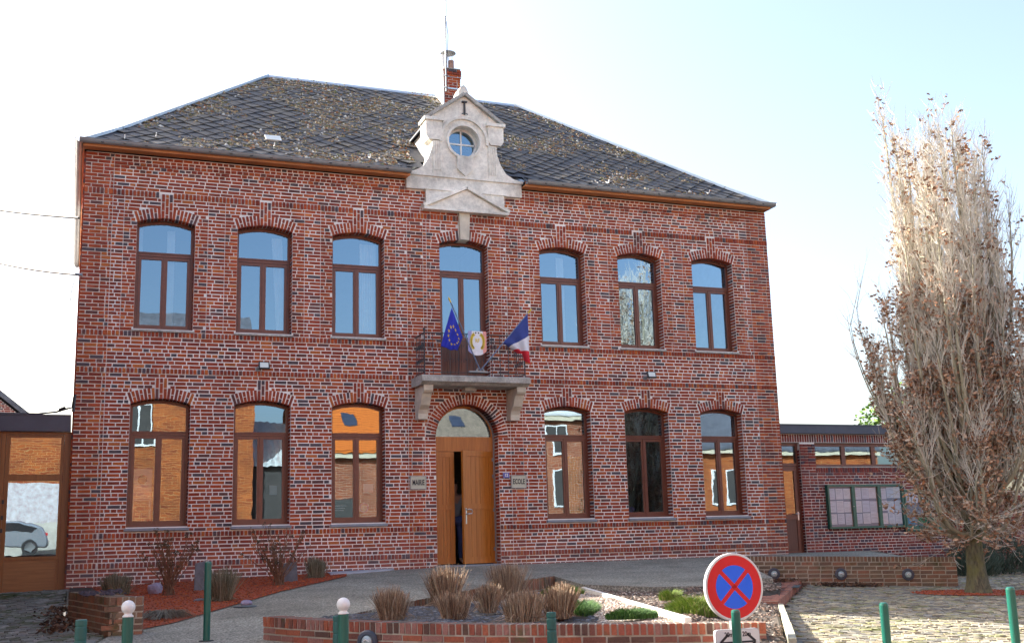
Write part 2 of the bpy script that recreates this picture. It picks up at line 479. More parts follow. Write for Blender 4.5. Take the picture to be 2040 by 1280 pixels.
def seg_arch(c, zcen, r0, r1, a0, n, proud, key=None, depth=.2, half=True):
    """voussoirs fanned about (c, zcen)"""
    st = 2 * a0 / n
    for i in range(n):
        t = -a0 + (i + .5) * st
        if key and abs((r0 + r1) / 2 * math.sin(t)) < key: continue
        u = Vector((math.sin(t), 0, math.cos(t))); tt = Vector((math.cos(t), 0, -math.sin(t)))
        w = (r0 + r1) / 2 * st - .021
        parts = [(r0, r1)] if i % 2 == 0 else [(r0, (r0 + r1) / 2 - .006 + random.uniform(-.02, .02)), None]
        if parts[-1] is None: parts[-1] = (parts[0][1] + .012, r1)
        for p, q in parts:
            rm = (p + q) / 2
            fb.append((Vector((c, 0, zcen)) + u * rm, tt, u, NF, w, q - p, proud + random.uniform(-.002, .002), depth if p == r0 else .02))
for c, zb, zs, rise, zk_ in WIN:
    zc = zs + rise - RI
    seg_arch(c, zc, RI + .002, RI + RING, A0, 17, .007, key=.10 if zk_ else .12)
    if zk_:                                    # brick keystone: three upright columns
        z0 = zc + math.sqrt(RI * RI - .01) ; H = zk_ - z0
        for k in (-1, 0, 1):
            cutn = 3 if zk_ > 5 else 2
            off = 0 if k else .5
            zz = z0 + .002; step = H / cutn; first = step * (off if off else 1)
            while zz < zk_ - .03:
                e = min(zz + first, zk_); first = step
                if zk_ - e < .05: e = zk_
                fb.append((Vector((c + k * .0745, 0, (zz + e) / 2)), X3, Z3, NF,   .052, e - zz - .018, .016, .2 if zz < z0 + .01 else .02)); zz = e
seg_arch(0, DS, DR, DRO, math.pi / 2, 37, .010, depth=.24)
# jamb returns (the brick ends seen in the reveals)
def jamb(c, z0, z1, hw=HW, d=.22):
    n = round((z1 - z0) / .0718); h = (z1 - z0) / n
    for k in range(n):
        zc = z0 + (k + .5) * h
        for s in (-1, 1):
            yy = .014
            for w in ((.095, .10) if k % 2 else (.205,)):
                fb.append((Vector((c + s * hw, yy + w / 2, zc)), Vector((0, 1, 0)), Z3, Vector((-s, 0, 0)), w, h - J, .006, .02)); yy += w + .012
for c, zb, zs, rise, zk_ in WIN: jamb(c, zb, zs)
jamb(0, -.02, DS, DR, .25)

# mortar core of the front wall, with the openings left out
wm = MB(); YB = .34
def strips(xs, lo, hi):
    """front, back and the open edges between lo(x) and hi(x)"""
    for i in range(len(xs) - 1):
        x0, x1 = xs[i], xs[i + 1]
        a, b, c, d = lo(x0), lo(x1), hi(x0), hi(x1)
        vs = [(x0,0,a),(x1,0,b),(x1,YB,b),(x0,YB,a),(x0,0,c),(x1,0,d),(x1,YB,d),(x0,YB,c)]
        fs = [(0,1,5,4),(3,7,6,2),(0,3,2,1),(4,5,6,7)]
        if i == 0: fs.append((3,0,4,7))
        if i == len(xs) - 2: fs.append((1,2,6,5))
        wm.add(vs, fs)
def arcz(c, zs, rise):
    zc = zs + rise - RI
    return lambda x: zc + math.sqrt((RI + .02) ** 2 - (x - c) ** 2)
cols = [(c - HW, c + HW, c) for c in WC]
edges = [XL] + [e for c in cols for e in c[:2]] + [XR]
for i in range(0, len(edges), 2):
    x0, x1 = edges[i], edges[i + 1]
    if x1 == -HW or x0 == HW: pass
    strips([x0, x1], lambda x: -.45, lambda x: ZTOP) if not (x1 == -HW or x0 == HW) else None
strips([edges[6], -DR], lambda x: -.45, lambda x: ZTOP)
strips([DR, edges[9]], lambda x: -.45, lambda x: ZTOP)
dro = lambda x: DS + math.sqrt(max((DR + .02) ** 2 - x * x, 0))
strips([-DR, -.675, -.64, -.60, -HW], dro, lambda x: ZTOP)
strips([HW, .60, .64, .675, DR], dro, lambda x: ZTOP)
for c in WC:
    xs = [c - HW + 2 * HW * k / 12 for k in range(13)]
    if c:
        strips([c - HW, c + HW], lambda x: -.45, lambda x: .895)
        strips(xs, arcz(c, 3.19, .10), lambda x: 4.64)
    else:
        strips(xs, dro, lambda x: 3.80)
    strips(xs, arcz(c, 6.745, .10), lambda x: ZTOP)
front = wm.obj("front_wall", M['mortar'], hall)
lay(front, fb, M['brick'], M['brick1'], 300)

# side and rear walls, floors and inner walls
DEP = 9.6
mb = MB(); mb.box(XL - .02, XL + .3, YB + .002, DEP, -.45, ZTOP); mb.box(XR - .3, XR + .02, YB + .002, DEP, -.45, ZTOP)
mb.box(XL + .302, XR - .302, DEP - .3, DEP, -.45, ZTOP); sidew = mb.obj("side_wall", None or M['mortar'], hall)
sb = []
for k in range(118):
    z = -.3 + k * .0715
    for s, x in ((-1, XL - .02), (1, XR + .02)):
        for a, b in row(.02, 4.0 if s < 0 else 9.5, 's' if k % 2 else 'fl'):
            sb.append((Vector((x, (a + b) / 2, z)), Vector((0, 1, 0)), Z3, Vector((s, 0, 0)), b - a, .058, .010))
lay(sidew, sb, M['brick'], M['brick1'], 0)
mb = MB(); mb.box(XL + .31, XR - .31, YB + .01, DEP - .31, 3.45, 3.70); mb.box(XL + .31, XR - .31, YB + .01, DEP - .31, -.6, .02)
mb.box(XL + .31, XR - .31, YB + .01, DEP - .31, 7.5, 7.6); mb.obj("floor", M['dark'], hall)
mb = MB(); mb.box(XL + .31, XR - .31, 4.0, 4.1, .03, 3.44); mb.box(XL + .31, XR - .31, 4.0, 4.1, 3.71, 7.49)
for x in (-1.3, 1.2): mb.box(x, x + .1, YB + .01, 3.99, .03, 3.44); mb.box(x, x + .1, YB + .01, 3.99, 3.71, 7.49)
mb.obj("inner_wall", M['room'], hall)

# windows
FY = .215
def arc_pts(c, zcen, r, a, n=10): return [(c + r * math.sin(-a + 2 * a * k / n), zcen + r * math.cos(-a + 2 * a * k / n)) for k in range(n + 1)]
def make_window(c, zb, zs, rise, upper, door=False):
    zc = zs + rise - RI; w = HW - .004
    f = MB(); y0, y1 = FY, FY + .07
    fw = .055
    a = math.asin(w / RI); ai = math.asin((w - fw) / (RI - fw))
    ztr0, ztr1 = (6.115, 6.225) if upper else (2.61, 2.715)
    f.box(c - w, c - w + fw, y0, y1, zb, zs - .03); f.box(c + w - fw, c + w, y0, y1, zb, zs - .03)
    outer = arc_pts(c, zc, RI - .003, a); inner = arc_pts(c, zc, RI - fw, ai)
    outer = [(c - w, zs - .03)] + outer + [(c + w, zs - .03)]; inner = [(c - w + fw, zs - .03)] + inner + [(c + w - fw, zs - .03)]
    for k in range(len(outer) - 1):
        f.prism([outer[k], outer[k + 1], inner[k + 1], inner[k]], y0, y1)
    if not door: f.box(c - w + fw, c + w - fw, y0, y1, zb, zb + .055)
    f.box(c - w + fw, c + w - fw, y0 - .012, y1, ztr0 + .012, ztr1 - .02)
    f.box(c - w + fw, c + w - fw, y0 - .03, y0 - .012, ztr1 - .045, ztr1 - .02)
    wf = f.obj("window" if not door else "balcony_door", M['wood'], hall)
    # sashes
    zb2 = zb + (.055 if not door else .01); zt2 = ztr0 + .01
    for s in (-1, 1):
        sh = MB(); xa, xb = (c - w + fw + .004, c - .003) if s < 0 else (c + .003, c + w - fw - .004)
        st = .055; ys, ye = y0 + .006, y1 - .006
        bot = .062 if not door else .95
        sh.box(xa, xa + st, ys, ye, zb2, zt2); sh.box(xb - st, xb, ys, ye, zb2, zt2)
        sh.box(xa + st, xb - st, ys, ye, zt2 - .06, zt2)
        sh.box(xa + st, xb - st, ys, ye, zb2, zb2 + (.062 if not door else .1))
        so_ = sh.obj("sash", M['wood'], wf)
        if door:
            pb = MB(); n = 4
            for k in range(n):
                q = (xb - xa - 2 * st) / n; pb.box(xa + st + k * q + .003, xa + st + (k + 1) * q - .003, ys + .01, ye - .01, zb2 + .1, zb2 + bot - .05)
            pb.box(xa + st, xb - st, ys, ye, zb2 + bot - .05, zb2 + bot); pb.obj("door_panel", M['oak_dk'], wf)
        p = MB(); t = random.uniform(-.0015, .0015)
        p.add([(xa + st - .004, FY + .034 + t, zb2 + bot - .004), (xb - st + .004, FY + .034 - t, zb2 + bot - .004), (xb - st + .004, FY + .036 - t, zt2 - .056), (xa + st - .004, FY + .036 + t, zt2 - .056)], [(0, 1, 2, 3)])
        p.obj("pane", M['glass'], wf, fixn=False)
    ast = MB(); ast.box(c - .02, c + .02, y0 - .008, y0 + .006, zb2 + .02, zt2 - .01); ast.box(c - .008, c + .008, y0 - .018, y0 - .008, zb2 + .01, zb2 + .03)
    ast.obj("astragal", M['wood'], wf)
    poly = [(c + w - fw + .004, ztr1 - .03), (c - w + fw - .004, ztr1 - .03)] + arc_pts(c, zc, RI - fw + .004, ai)
    p = MB(); p.add([(x, FY + .03, z) for x, z in poly], [tuple(range(len(poly)))]); p.obj("pane", M['glass'], wf, fixn=False)
    if not door:
        s = MB(); zz = zb - .004
        pts = [(-.055, zz - .05), (-.055, zz - .018), (FY + .05, zz + .0), (FY + .05, zz - .06), (-.02, zz - .06)] if upper else \
              [(-.075, zz - .065), (-.075, zz - .02), (FY + .05, zz + .0), (FY + .05, zz - .075), (-.03, zz - .075)]
        s.prism(pts, c - HW - .025, c + HW + .025, plane='yz'); s.obj("sill", M['stone_dk'] if upper else M['bluestone'], wf)
    return wf
WOBJ = {}
for c, zb, zs, rise, zk_ in WIN: WOBJ[(c, zb > 3)] = make_window(c, zb, zs, rise, zb > 3, door=(c == 0))
# net curtains just inside the upper windows, roller blinds and papers below
M['curtain'] = mat('net_curtain', (.62,.64,.66), .9, .06, 6)
for c, xs in ((-6.15, (-.49, -.41)), (-4.23, (.25, .46)), (-2.31, (.12, .47)), (2.31, (.02, .2)), (-6.15, (.05, .2))):
    mb = MB(); n = 14
    for k in range(n):
        xa = c + xs[0] + (xs[1] - xs[0]) * k / n; xb = c + xs[0] + (xs[1] - xs[0]) * (k + 1) / n
        y_ = .40 + .012 * (k % 2); y2 = .40 + .012 * ((k + 1) % 2)
        sw = .06 * (c == -4.23)
        mb.add([(xa + sw, y_, 4.72), (xb + sw, y2, 4.72), (xb - sw, y2, 6.72), (xa - sw, y_, 6.72)], [(0, 1, 2, 3)])
    mb.obj("curtain", M['curtain'], WOBJ[(c, True)], fixn=False)

# entrance: frame, lintel, fanlight, two leaves
ent = MB(); EY = .25
for s in (-1, 1): ent.box(s * DR - (.0 if s < 0 else .05), s * DR + (.05 if s < 0 else 0), EY, EY + .09, .0, DS + .04)
ent.box(-DR + .05, DR - .05, EY, EY + .09, 2.335, 2.64)
for k in range(16):
    t0, t1 = math.pi * k / 16, math.pi * (k + 1) / 16
    q = [(r * math.cos(t), DS + .02 + r * math.sin(t)) for r, t in ((DR - .02, t0), (DR - .02, t1), (DR - .065, t1), (DR - .065, t0))]
    ent.prism(q, EY, EY + .09)
entf = ent.obj("entrance_door_frame", M['oak'], hall)
mb = MB(); mb.add([(x, EY + .03, z) for x, z in [((DR - .06) * math.cos(math.pi * k / 20), DS + .035 + (DR - .06) * math.sin(math.pi * k / 20)) for k in range(21)]], [tuple(range(21))])
mb.obj("fanlight_pane", M['glass'], entf, fixn=False)
mb = MB(); mb.tube([(DR - .03 - .0, EY - .02, .05), (DR - .03, EY - .02, DS)] + [((DR - .03) * math.cos(math.pi * k / 24), EY - .02, DS + (DR - .03) * math.sin(math.pi * k / 24)) for k in range(1, 11)], .012, 6)
mb.obj("weather_seal", M['zinc'], entf)
def leaf(name, w, zh, parent):
    d = MB(); t = .055; st = .10
    d.box(0, st, 0, t, 0, zh); d.box(w - st, w, 0, t, 0, zh)
    d.box(st, w - st, 0, t, 0, .13); d.box(st, w - st, 0, t, zh - .11, zh); d.box(st, w - st, 0, t, 1.10, 1.21)
    o = d.obj(name, M['oak'], parent)
    e = MB(); n = max(3, int((w - 2 * st) / .11))
    for z0, z1 in ((.13, 1.10), (1.21, zh - .11)):
        for k in range(n):
            q = (w - 2 * st) / n; e.box(st + k * q + .0025, st + (k + 1) * q - .0025, .014, t - .014, z0, z1)
    e.obj("door_panel", M['oak'], o)
    return o
ld = leaf("door_leaf", .425, 2.30, hall); ld.location = (-DR + .05, EY + .012, .03)
rd = leaf("door_leaf", .86, 2.30, hall); rd["label"] = "wide golden oak leaf standing ajar"
al = math.radians(25)
rd.matrix_basis = Matrix.Translation((DR - .05, EY + .012, .03)) @ Matrix.Rotation(al, 4, 'Z') @ Matrix.Translation((-.86, 0, 0))
hd = MB(); hd.box(.045, .075, -.012, 0, .80, 1.12); hd.tube([(.06, -.012, 1.09), (.06, -.06, 1.09), (.10, -.065, 1.095), (.165, -.065, 1.085), (.185, -.065, 1.05), (.165, -.065, 1.01), (.06, -.065, 1.0), (.06, -.012, 1.0)], .012, 8)
hd.obj("door_handle", M['steel'], rd)
for z in (.25, 1.05, 1.75, 2.1):
    h = MB(); h.box(.845, .885, -.02, .0, z, z + .07); h.obj("hinge", M['zinc'], rd)
mb = MB(); mb.box(-.75, .75, -.10, .34, -.03, .012); mb.obj("threshold", M['bluestone'], hall)

# balcony
mb = MB(); prof = [(-.80, 3.66), (-.80, 3.765), (-.76, 3.79), (-.0, 3.80), (-.0, 3.62), (-.66, 3.60), (-.74, 3.64)]
mb.prism(prof, -1.20, 1.14, plane='yz'); mb.box(-.17, .08, -.42, -.20, 3.53, 3.605)
balc = mb.obj("balcony_slab", M['stone_dk'], hall)
for x in (-1.13, .89):
    mb = MB(); pr = [(-.66, 3.598), (-.66, 3.50), (-.62, 3.46), (-.56, 3.44), (-.50, 3.36), (-.42, 3.22), (-.30, 3.14), (-.25, 3.06), (-.25, 2.95), (-.012, 2.95), (-.012, 3.598)]
    mb.prism(pr, x, x + .20, plane='yz')
    b = mb.obj("bracket", M['stone_br'], hall)
rail = MB(); zr = 4.66
pt = [(-1.12, -.03), (-1.12, -.70), (1.06, -.70), (1.06, -.03)]
for a, b in zip(pt[:-1], pt[1:]):
    rail.tube([(a[0], a[1], zr), (b[0], b[1], zr)], .013, 6); rail.tube([(a[0], a[1], 3.86), (b[0], b[1], 3.86)], .009, 6); rail.tube([(a[0], a[1], 4.52), (b[0], b[1], 4.52)], .006, 5)
rl = rail.obj("railing", M['iron'], balc)
for (x, y) in pt[1:3]:
    p = MB(); p.tube([(x, y, 3.79), (x, y, 4.70)], .016, 8); p.lathe([(.001, 0), (.03, .02), (.03, .05), (.001, .08)], (x, y, 4.69), 8); p.obj("railing_post", M['iron'], balc)
def bar(x, y, ax):
    p = MB(); p.tube([(x, y, 3.80), (x, y, zr)], .0075, 5)
    for s in (-1, 1):
        pts = []
        for k in range(9):
            t = k / 8 * math.pi * 1.5; r = .045 * (1 - k / 14)
            dx = s * (.045 - r * math.cos(t)); pts.append((x + (dx if ax else 0), y + (0 if ax else dx), 4.10 + r * math.sin(t) * 1.3))
        p.tube(pts, .005, 4)
        pts = [(q[0], q[1], 8.52 - q[2] - .0) for q in pts]; p.tube(pts, .005, 4)
    return p
n = 12
for k in range(1, n): bar(-1.12 + 2.18 * k / n, -.70, True).obj("railing_bar", M['iron'], balc)
for x in (-1.12, 1.06):
    for k in range(1, 6): bar(x, -.70 + .67 * k / 6, False).obj("railing_bar", M['iron'], balc)

# dormer in stone -----------------------------------------------------------
DC = .04
dor = MB()
sil = [(-1.29,8.26),(-1.29,7.90),(-.86,7.90),(-.86,7.49),(.93,7.49),(.93,7.90),(1.35,7.90),(1.35,8.26),(1.16,8.31),(.99,8.41),(.87,8.60),(.80,8.80),(.77,9.0),(.86,9.05),(.93,9.14),(.93,9.47),(.96,9.52),(.92,9.56),(.80,9.57),
       (.22,10.10),(.15,10.12),(.15,10.22),(.10,10.33),(.04,10.38),(-.03,10.33),(-.08,10.22),(-.08,10.12),(-.14,10.10),(-.72,9.57),(-.85,9.56),(-.89,9.52),(-.86,9.47),(-.86,9.14),(-.79,9.05),(-.70,9.0),(-.73,8.80),(-.80,8.60),(-.92,8.41),(-1.10,8.31)]
# face with a round hole: ring of quads + outer fan
OC = (.02, 9.06); OR = .355
def hole_plate(mb, outline, oc, r, y0, y1, n=48):
    hole = [(oc[0] + r * math.cos(2 * math.pi * k / n), oc[1] + r * math.sin(2 * math.pi * k / n)) for k in range(n)]
    vs = [Vector(p) for p in outline] + [Vector(p) for p in hole]
    no = len(outline)
    ed = [(i, (i + 1) % no) for i in range(no)] + [(no + i, no + (i + 1) % n) for i in range(n)]
    rr = delaunay_2d_cdt(vs, ed, [], 1, 1e-6)
    tri = []
    for f in rr[2]:
        cx = sum(rr[0][i].x for i in f) / 3; cy = sum(rr[0][i].y for i in f) / 3
        if math.hypot(cx - oc[0], cy - oc[1]) > r * .99: tri.append(tuple(f))
    nv = len(rr[0])
    mb.add([(v.x, y0, v.y) for v in rr[0]] + [(v.x, y1, v.y) for v in rr[0]], tri + [tuple(reversed([i + nv for i in t])) for t in tri])
    for pts in (outline, hole):
        m_ = len(pts); mb.add([(p[0], y0, p[1]) for p in pts] + [(p[0], y1, p[1]) for p in pts], [(i, (i + 1) % m_, (i + 1) % m_ + m_, i + m_) for i in range(m_)])
hole_plate(dor, sil, OC, OR, -.10, .26)
dormer = dor.obj("dormer", M['stone'], hall)
mo = MB(); mo.box(-1.31, 1.37, -.135, -.10, 8.20, 8.265); mo.box(-.90, .97, -.125, -.1, 7.90, 7.925); mo.obj("ledge", M['stone'], dormer)
for x0, x1 in ((-.70, -.50), (.57, .77)):
    q = MB(); q.box(x0, x1, -.125, -.10, 8.27, 9.02)
    for k in range(4): q.box(x0 + .015 + k * .048, x0 + .04 + k * .048, -.14, -.125, 8.34, 8.98)
    q.obj("pilaster", M['stone'], dormer)
for x0, x1 in ((-.86, -.50), (.57, .93)):
    q = MB(); q.prism([(x0, 9.12), (x0 + .06, 9.03), (x1 - .06, 9.03), (x1, 9.12), (x1, 9.46), (x0, 9.46)], -.16, -.10); q.box(x0 - .04, x1 + .04, -.20, .26, 9.46, 9.53); q.obj("capital", M['stone'], dormer)
def ringm(mb, oc, r0, r1, y0, y1, a0=0, a1=2 * math.pi, n=36):
    for k in range(n):
        t0, t1 = a0 + (a1 - a0) * k / n, a0 + (a1 - a0) * (k + 1) / n
        mb.prism([(oc[0] + r0 * math.cos(t0), oc[1] + r0 * math.sin(t0)), (oc[0] + r1 * math.cos(t0), oc[1] + r1 * math.sin(t0)), (oc[0] + r1 * math.cos(t1), oc[1] + r1 * math.sin(t1)), (oc[0] + r0 * math.cos(t1), oc[1] + r0 * math.sin(t1))], y0, y1)
q = MB(); ringm(q, OC, OR, OR + .05, -.145, -.10); q.obj("oculus_ring", M['stone'], dormer)
q = MB(); ringm(q, (OC[0], OC[1]), .51, .57, -.15, -.10, -.1, math.pi + .1, 24); q.obj("arch_moulding", M['stone'], dormer)
q = MB(); q.prism([(-.15, 8.72), (.20, 8.72), (.21, 8.42), (.03, 8.26), (-.16, 8.42)], -.15, -.1)
q.obj("stone_shield", M['stone'], dormer)
q = MB()
for s in (-1, 1):
    a = (DC - .0, 10.16); b = (DC + s * .93, 9.50)
    d = Vector((b[0] - a[0], 0, b[1] - a[1])).normalized(); nn = Vector((-d.z * s, 0, d.x * s))
    if nn.z < 0: nn = -nn
    c_ = Vector(((a[0] + b[0]) / 2, .02, (a[1] + b[1]) / 2)); q.obox(c_, d, (0, 1, 0), nn, .56, .21, .035)
q.obj("gable_coping", M['stone_dk'], dormer)
q = MB(); q.box(DC - .014, DC + .014, -.16, -.10, 9.68, 9.96); q.tube([(DC - .07, -.15, 9.68), (DC - .035, -.15, 9.70), (DC, -.15, 9.68), (DC + .035, -.15, 9.70), (DC + .07, -.15, 9.68)], .010, 6); q.box(DC - .055, DC + .055, -.17, -.1, 9.955, 9.985)
q.obj("iron_anchor", M['iron'], dormer)
q = MB()
q.prism([(-.93, 7.44), (.99, 7.44), (.99, 7.50), (-.93, 7.50)], -.20, -.0)
for s in (-1, 1):
    a = Vector((DC, -.1, 8.0)); b = Vector((DC + s * .98, -.1, 7.52)); d = (b - a).normalized(); nn = Vector((0, -1, 0)).cross(d); nn = nn if nn.z > 0 else -nn
    q.obox((a + b) / 2, d, (0, 1, 0), nn, .55, .105, .035)
q.prism([(-.80, 7.50), (.88, 7.50), (.04, 7.95)], -.135, -.10); q.obj("pediment", M['stone'], dormer)
q = MB(); q.prism([(-.095, 6.845), (.105, 6.845), (.13, 7.438), (-.115, 7.438)], -.09, .2); q.obj("keystone", M['stone_br'], dormer)
# oculus window
q = MB(); ringm(q, OC, OR - .045, OR, .10, .15); q.box(OC[0] - .016, OC[0] + .016, .10, .14, OC[1] - OR + .02, OC[1] + OR - .02); q.box(OC[0] - OR + .02, OC[0] - .016, .10, .14, OC[1] - .016, OC[1] + .016); q.box(OC[0] + .016, OC[0] + OR - .02, .10, .14, OC[1] - .016, OC[1] + .016)
ocw = q.obj("oculus_window", M['white'], dormer)
for sx in (-1, 1):
    for sz in (-1, 1):
        pts = [(OC[0] + sx * .012, OC[1] + sz * .012)] + [(OC[0] + sx * (OR - .02) * math.sin(t), OC[1] + sz * (OR - .02) * math.cos(t)) for t in [math.pi / 2 * k / 7 for k in range(8)]]
        q = MB(); q.add([(x, .12, z) for x, z in pts], [tuple(range(len(pts)))]); q.obj("pane", M['glass'], dormer, fixn=False)
# cheeks and roof of the dormer
M['cheek'] = mat('dormer_cheek_board', (.62,.60,.55), .8, .12, 4)
q = MB()
for x in (-.72, .77):
    q.prism([(.15, 8.22), (.15, 9.46), (1.78, 9.46)], x, x + .03, plane='yz')
q.obj("dormer_cheek", M['cheek'], dormer)
q = MB()
for s in (-1, 1):
    q.add([(DC, .25, 10.02), (DC + s * .86, .25, 9.44), (DC + s * .86, 1.75, 9.44), (DC, 2.5, 10.02), (DC, .25, 10.06), (DC + s * .86, .25, 9.48), (DC + s * .86, 1.8, 9.48), (DC, 2.5, 10.06)], BOXF)
M['slate'] = mat('weathered_slate', (.10,.105,.125), .75, .3, 2.0, .3, 20, fine=(9, .25))
q.obj("dormer_roof", M['slate'], dormer)
for s in (-1, 1):
    q = MB(); q.tube([(DC + s * 1.40, -.10, 8.25), (DC + s * 1.2, .12, 8.36), (DC + s * .98, .42, 8.60), (DC + s * .88, .9, 8.95)], [.06, .10, .09, .04], 8); q.obj("lead_flashing", M['zinc_lt'], dormer)

# roof ----------------------------------------------------------------------
EO = .34; EX0, EX1, EYF, EYB, EZ = XL - .07, XR - .02, -EO, DEP + EO, 8.20
RX0, RX1, RY, RZ = -3.55, 3.20, 4.75, 12.12
KB = .16                        # bell-cast: lower share of the slope is flatter
def lerp(a, b, t): return a + (b - a) * t
kz = EZ + (RZ - EZ) * KB * .93
def ringpt(t, z): return [(lerp(EX0, RX0, t), lerp(EYF, RY, t), z), (lerp(EX1, RX1, t), lerp(EYF, RY, t), z), (lerp(EX1, RX1, t), lerp(EYB, RY, t), z), (lerp(EX0, RX0, t), lerp(EYB, RY, t), z)]
rf = MB(); lo = ringpt(0, EZ); mid = ringpt(KB, kz); top = [(RX0, RY, RZ), (RX1, RY, RZ)]
rf.add(lo + mid + top, [(1,2,6,5),(2,3,7,6),(3,0,4,7),(4,5,9,8),(5,6,9),(6,7,8,9),(7,4,8)])
mt, nt, p = new_mat('slate_roof'); p.inputs['Roughness'].default_value = .7
n1 = noise(nt, 5, 6, .7); r1 = ramp(nt, [(.3, (.035,.037,.045)), (.6, (.075,.075,.085)), (.8, (.12,.11,.09))]); nt.links.new(n1.outputs['Fac'], r1.inputs[0]); nt.links.new(r1.outputs[0], p.inputs['Base Color'])
M['roofbase'] = mt
yk = lerp(EYF, RY, KB); zq = lerp(EZ, kz, (.262 - EYF) / (yk - EYF))
for pts in ([(EX0, EYF, EZ), (-1.29, EYF, EZ), (-1.29, -.09, lerp(EZ, kz, (-.09 - EYF) / (yk - EYF))), (-.88, -.09, lerp(EZ, kz, (-.09 - EYF) / (yk - EYF))), (-.88, .262, zq), (-.88, yk, kz), (lerp(EX0, RX0, KB), yk, kz)], [(1.37, EYF, EZ), (EX1, EYF, EZ), (lerp(EX1, RX1, KB), yk, kz), (.96, yk, kz), (.96, .262, zq), (.96, -.09, lerp(EZ, kz, (-.09 - EYF) / (yk - EYF))), (1.37, -.09, lerp(EZ, kz, (-.09 - EYF) / (yk - EYF)))], [(-.88, .262, zq), (.96, .262, zq), (.96, yk, kz), (-.88, yk, kz)]):
    rf.add(pts, [tuple(range(len(pts)))])
roof = rf.obj("roof", M['roofbase'], hall)
# fascia, soffit, gutters
g = MB()
g.box(EX0 + .02, -1.27, EYF + .03, -.045, EZ - .085, EZ - .06); g.box(1.36, EX1 - .02, EYF + .03, -.045, EZ - .085, EZ - .06)
g.box(EX0 + .02, -1.27, EYF + .01, EYF + .03, EZ - .11, EZ - .0); g.box(1.36, EX1 - .02, EYF + .01, EYF + .03, EZ - .11, EZ - .0)
for s, x in ((-1, EX0), (1, EX1)):
    xa, xb = (x + .02, XL - .033) if s < 0 else (XR + .033, x - .02)
    g.box(xa, xb, -.044, EYB - .03, EZ - .085, EZ - .06) if xb > xa else None; g.box(x + (.0 if s < 0 else -.02), x + (.02 if s < 0 else 0), EYF + .03, EYB, EZ - .11, EZ)
g.obj("fascia_board", M['soffit'], hall)
def gutter(a, b, name="gutter"):
    g = MB(); a = Vector(a); b = Vector(b); d = (b - a).normalized(); side = d.cross(Z3); r = .075
    pts = []
    for k in range(9):
        t = math.pi * k / 8; pts.append((math.cos(t) * r, -math.sin(t) * r))
    pts += [(-r + .006, 0)] + [(math.cos(math.pi - math.pi * k / 8) * (r - .006), -math.sin(math.pi - math.pi * k / 8) * (r - .006)) for k in range(1, 8)] + [(r - .006, 0)]
    vs = [a + side * p[0] + Z3 * p[1] for p in pts] + [b + side * p[0] + Z3 * p[1] for p in pts]
    nn = len(pts); g.add(vs, [(i, (i + 1) % nn, (i + 1) % nn + nn, i + nn) for i in range(nn)] + [tuple(range(nn)), tuple(range(2 * nn - 1, nn - 1, -1))])
    g.tube([a + side * (r + .004), b + side * (r + .004)], .010, 6)
    L = (b - a).length; k = .5
    while k < L:
        g.obox(a + d * k, d, side, Z3, .012, r + .012, .006); k += 1.9
    return g.obj(name, M['zinc'], hall)
gy = EYF - .055
gutter((EX0 - .07, gy, EZ + .005), (-1.27, gy, EZ + .005)); gutter((1.36, gy, EZ + .005), (EX1 + .07, gy, EZ + .005))
gutter((EX0 - .055, EYB, EZ + .005), (EX0 - .055, gy - .02, EZ + .005)); gutter((EX1 + .055, gy - .02, EZ + .005), (EX1 + .055, EYB, EZ + .005))
# diamond slates on the front slope
def slope_pt(x, s):      # s = share up the front slope
    y = lerp(EYF, RY, s)
    z = lerp(EZ, kz, s / KB) if s < KB else lerp(kz, RZ, (s - KB) / (1 - KB))
    return Vector((x, y, z))
SL = math.hypot(RY - EYF, RZ - EZ)
side_t = .345; dg = side_t * math.sqrt(2); stepx = .40; stepv = .20
tiles = []; v = .06; r_ = 0
while v < SL - .08:
    s = v / SL; x0, x1 = lerp(EX0, RX0, s), lerp(EX1, RX1, s)
    x = -8.2 + (stepx / 2 if r_ % 2 else 0)
    while x < 8.2:
        if x0 + .16 < x < x1 - .16:
            pnt = slope_pt(x, s)
            if not (-1.05 < x < 1.13 and s < .27) and not (.88 < x < 1.42 and 3.9 < pnt.y < 4.75) and not (-1.46 < x < 1.51 and s < .075):
                tiles.append((x, s))
        x += stepx
    v += stepv; r_ += 1
TM = [(0.0, (.050,.048,.052)), (.2, (.075,.070,.068)), (.45, (.055,.054,.060)), (.6, (.105,.092,.078)), (.75, (.066,.062,.064)), (.9, (.125,.105,.08))]
M['tile'] = island_mat('roof_slate', TM, .62, grime=.5, gscale=7, moss=((.15,.11,.065), .53, 7.0), spec=.6)
M['tile1'] = island_mat('roof_slate_single', TM, .62, src='object', grime=.5, gscale=7, moss=((.15,.11,.065), .53, 7.0), spec=.6)
tl = []
for x, s in tiles:
    a = slope_pt(x, max(s - .01, 0)); b = slope_pt(x, min(s + .01, 1)); up = (b - a).normalized(); nn = X3.cross(up).normalized()
    if nn.z < 0: nn = -nn
    rz = random.uniform(-.02, .02)
    t = (X3 * math.cos(math.pi / 4 + rz) + up * math.sin(math.pi / 4 + rz)); u = (up * math.cos(math.pi / 4 + rz) - X3 * math.sin(math.pi / 4 + rz))
    n2 = (nn + up * (.075 + random.uniform(-.03, .03)) + X3 * random.uniform(-.02, .02)).normalized()
    tl.append((slope_pt(x, s) + nn * (.018 + random.uniform(0, .004)), t - n2 * t.dot(n2), u - n2 * u.dot(n2), n2, side_t * .84, side_t * .84, .008))
lay(roof, tl, M['tile'], M['tile1'], 300, name='roof_tile', depth=.006, jit=.0015)
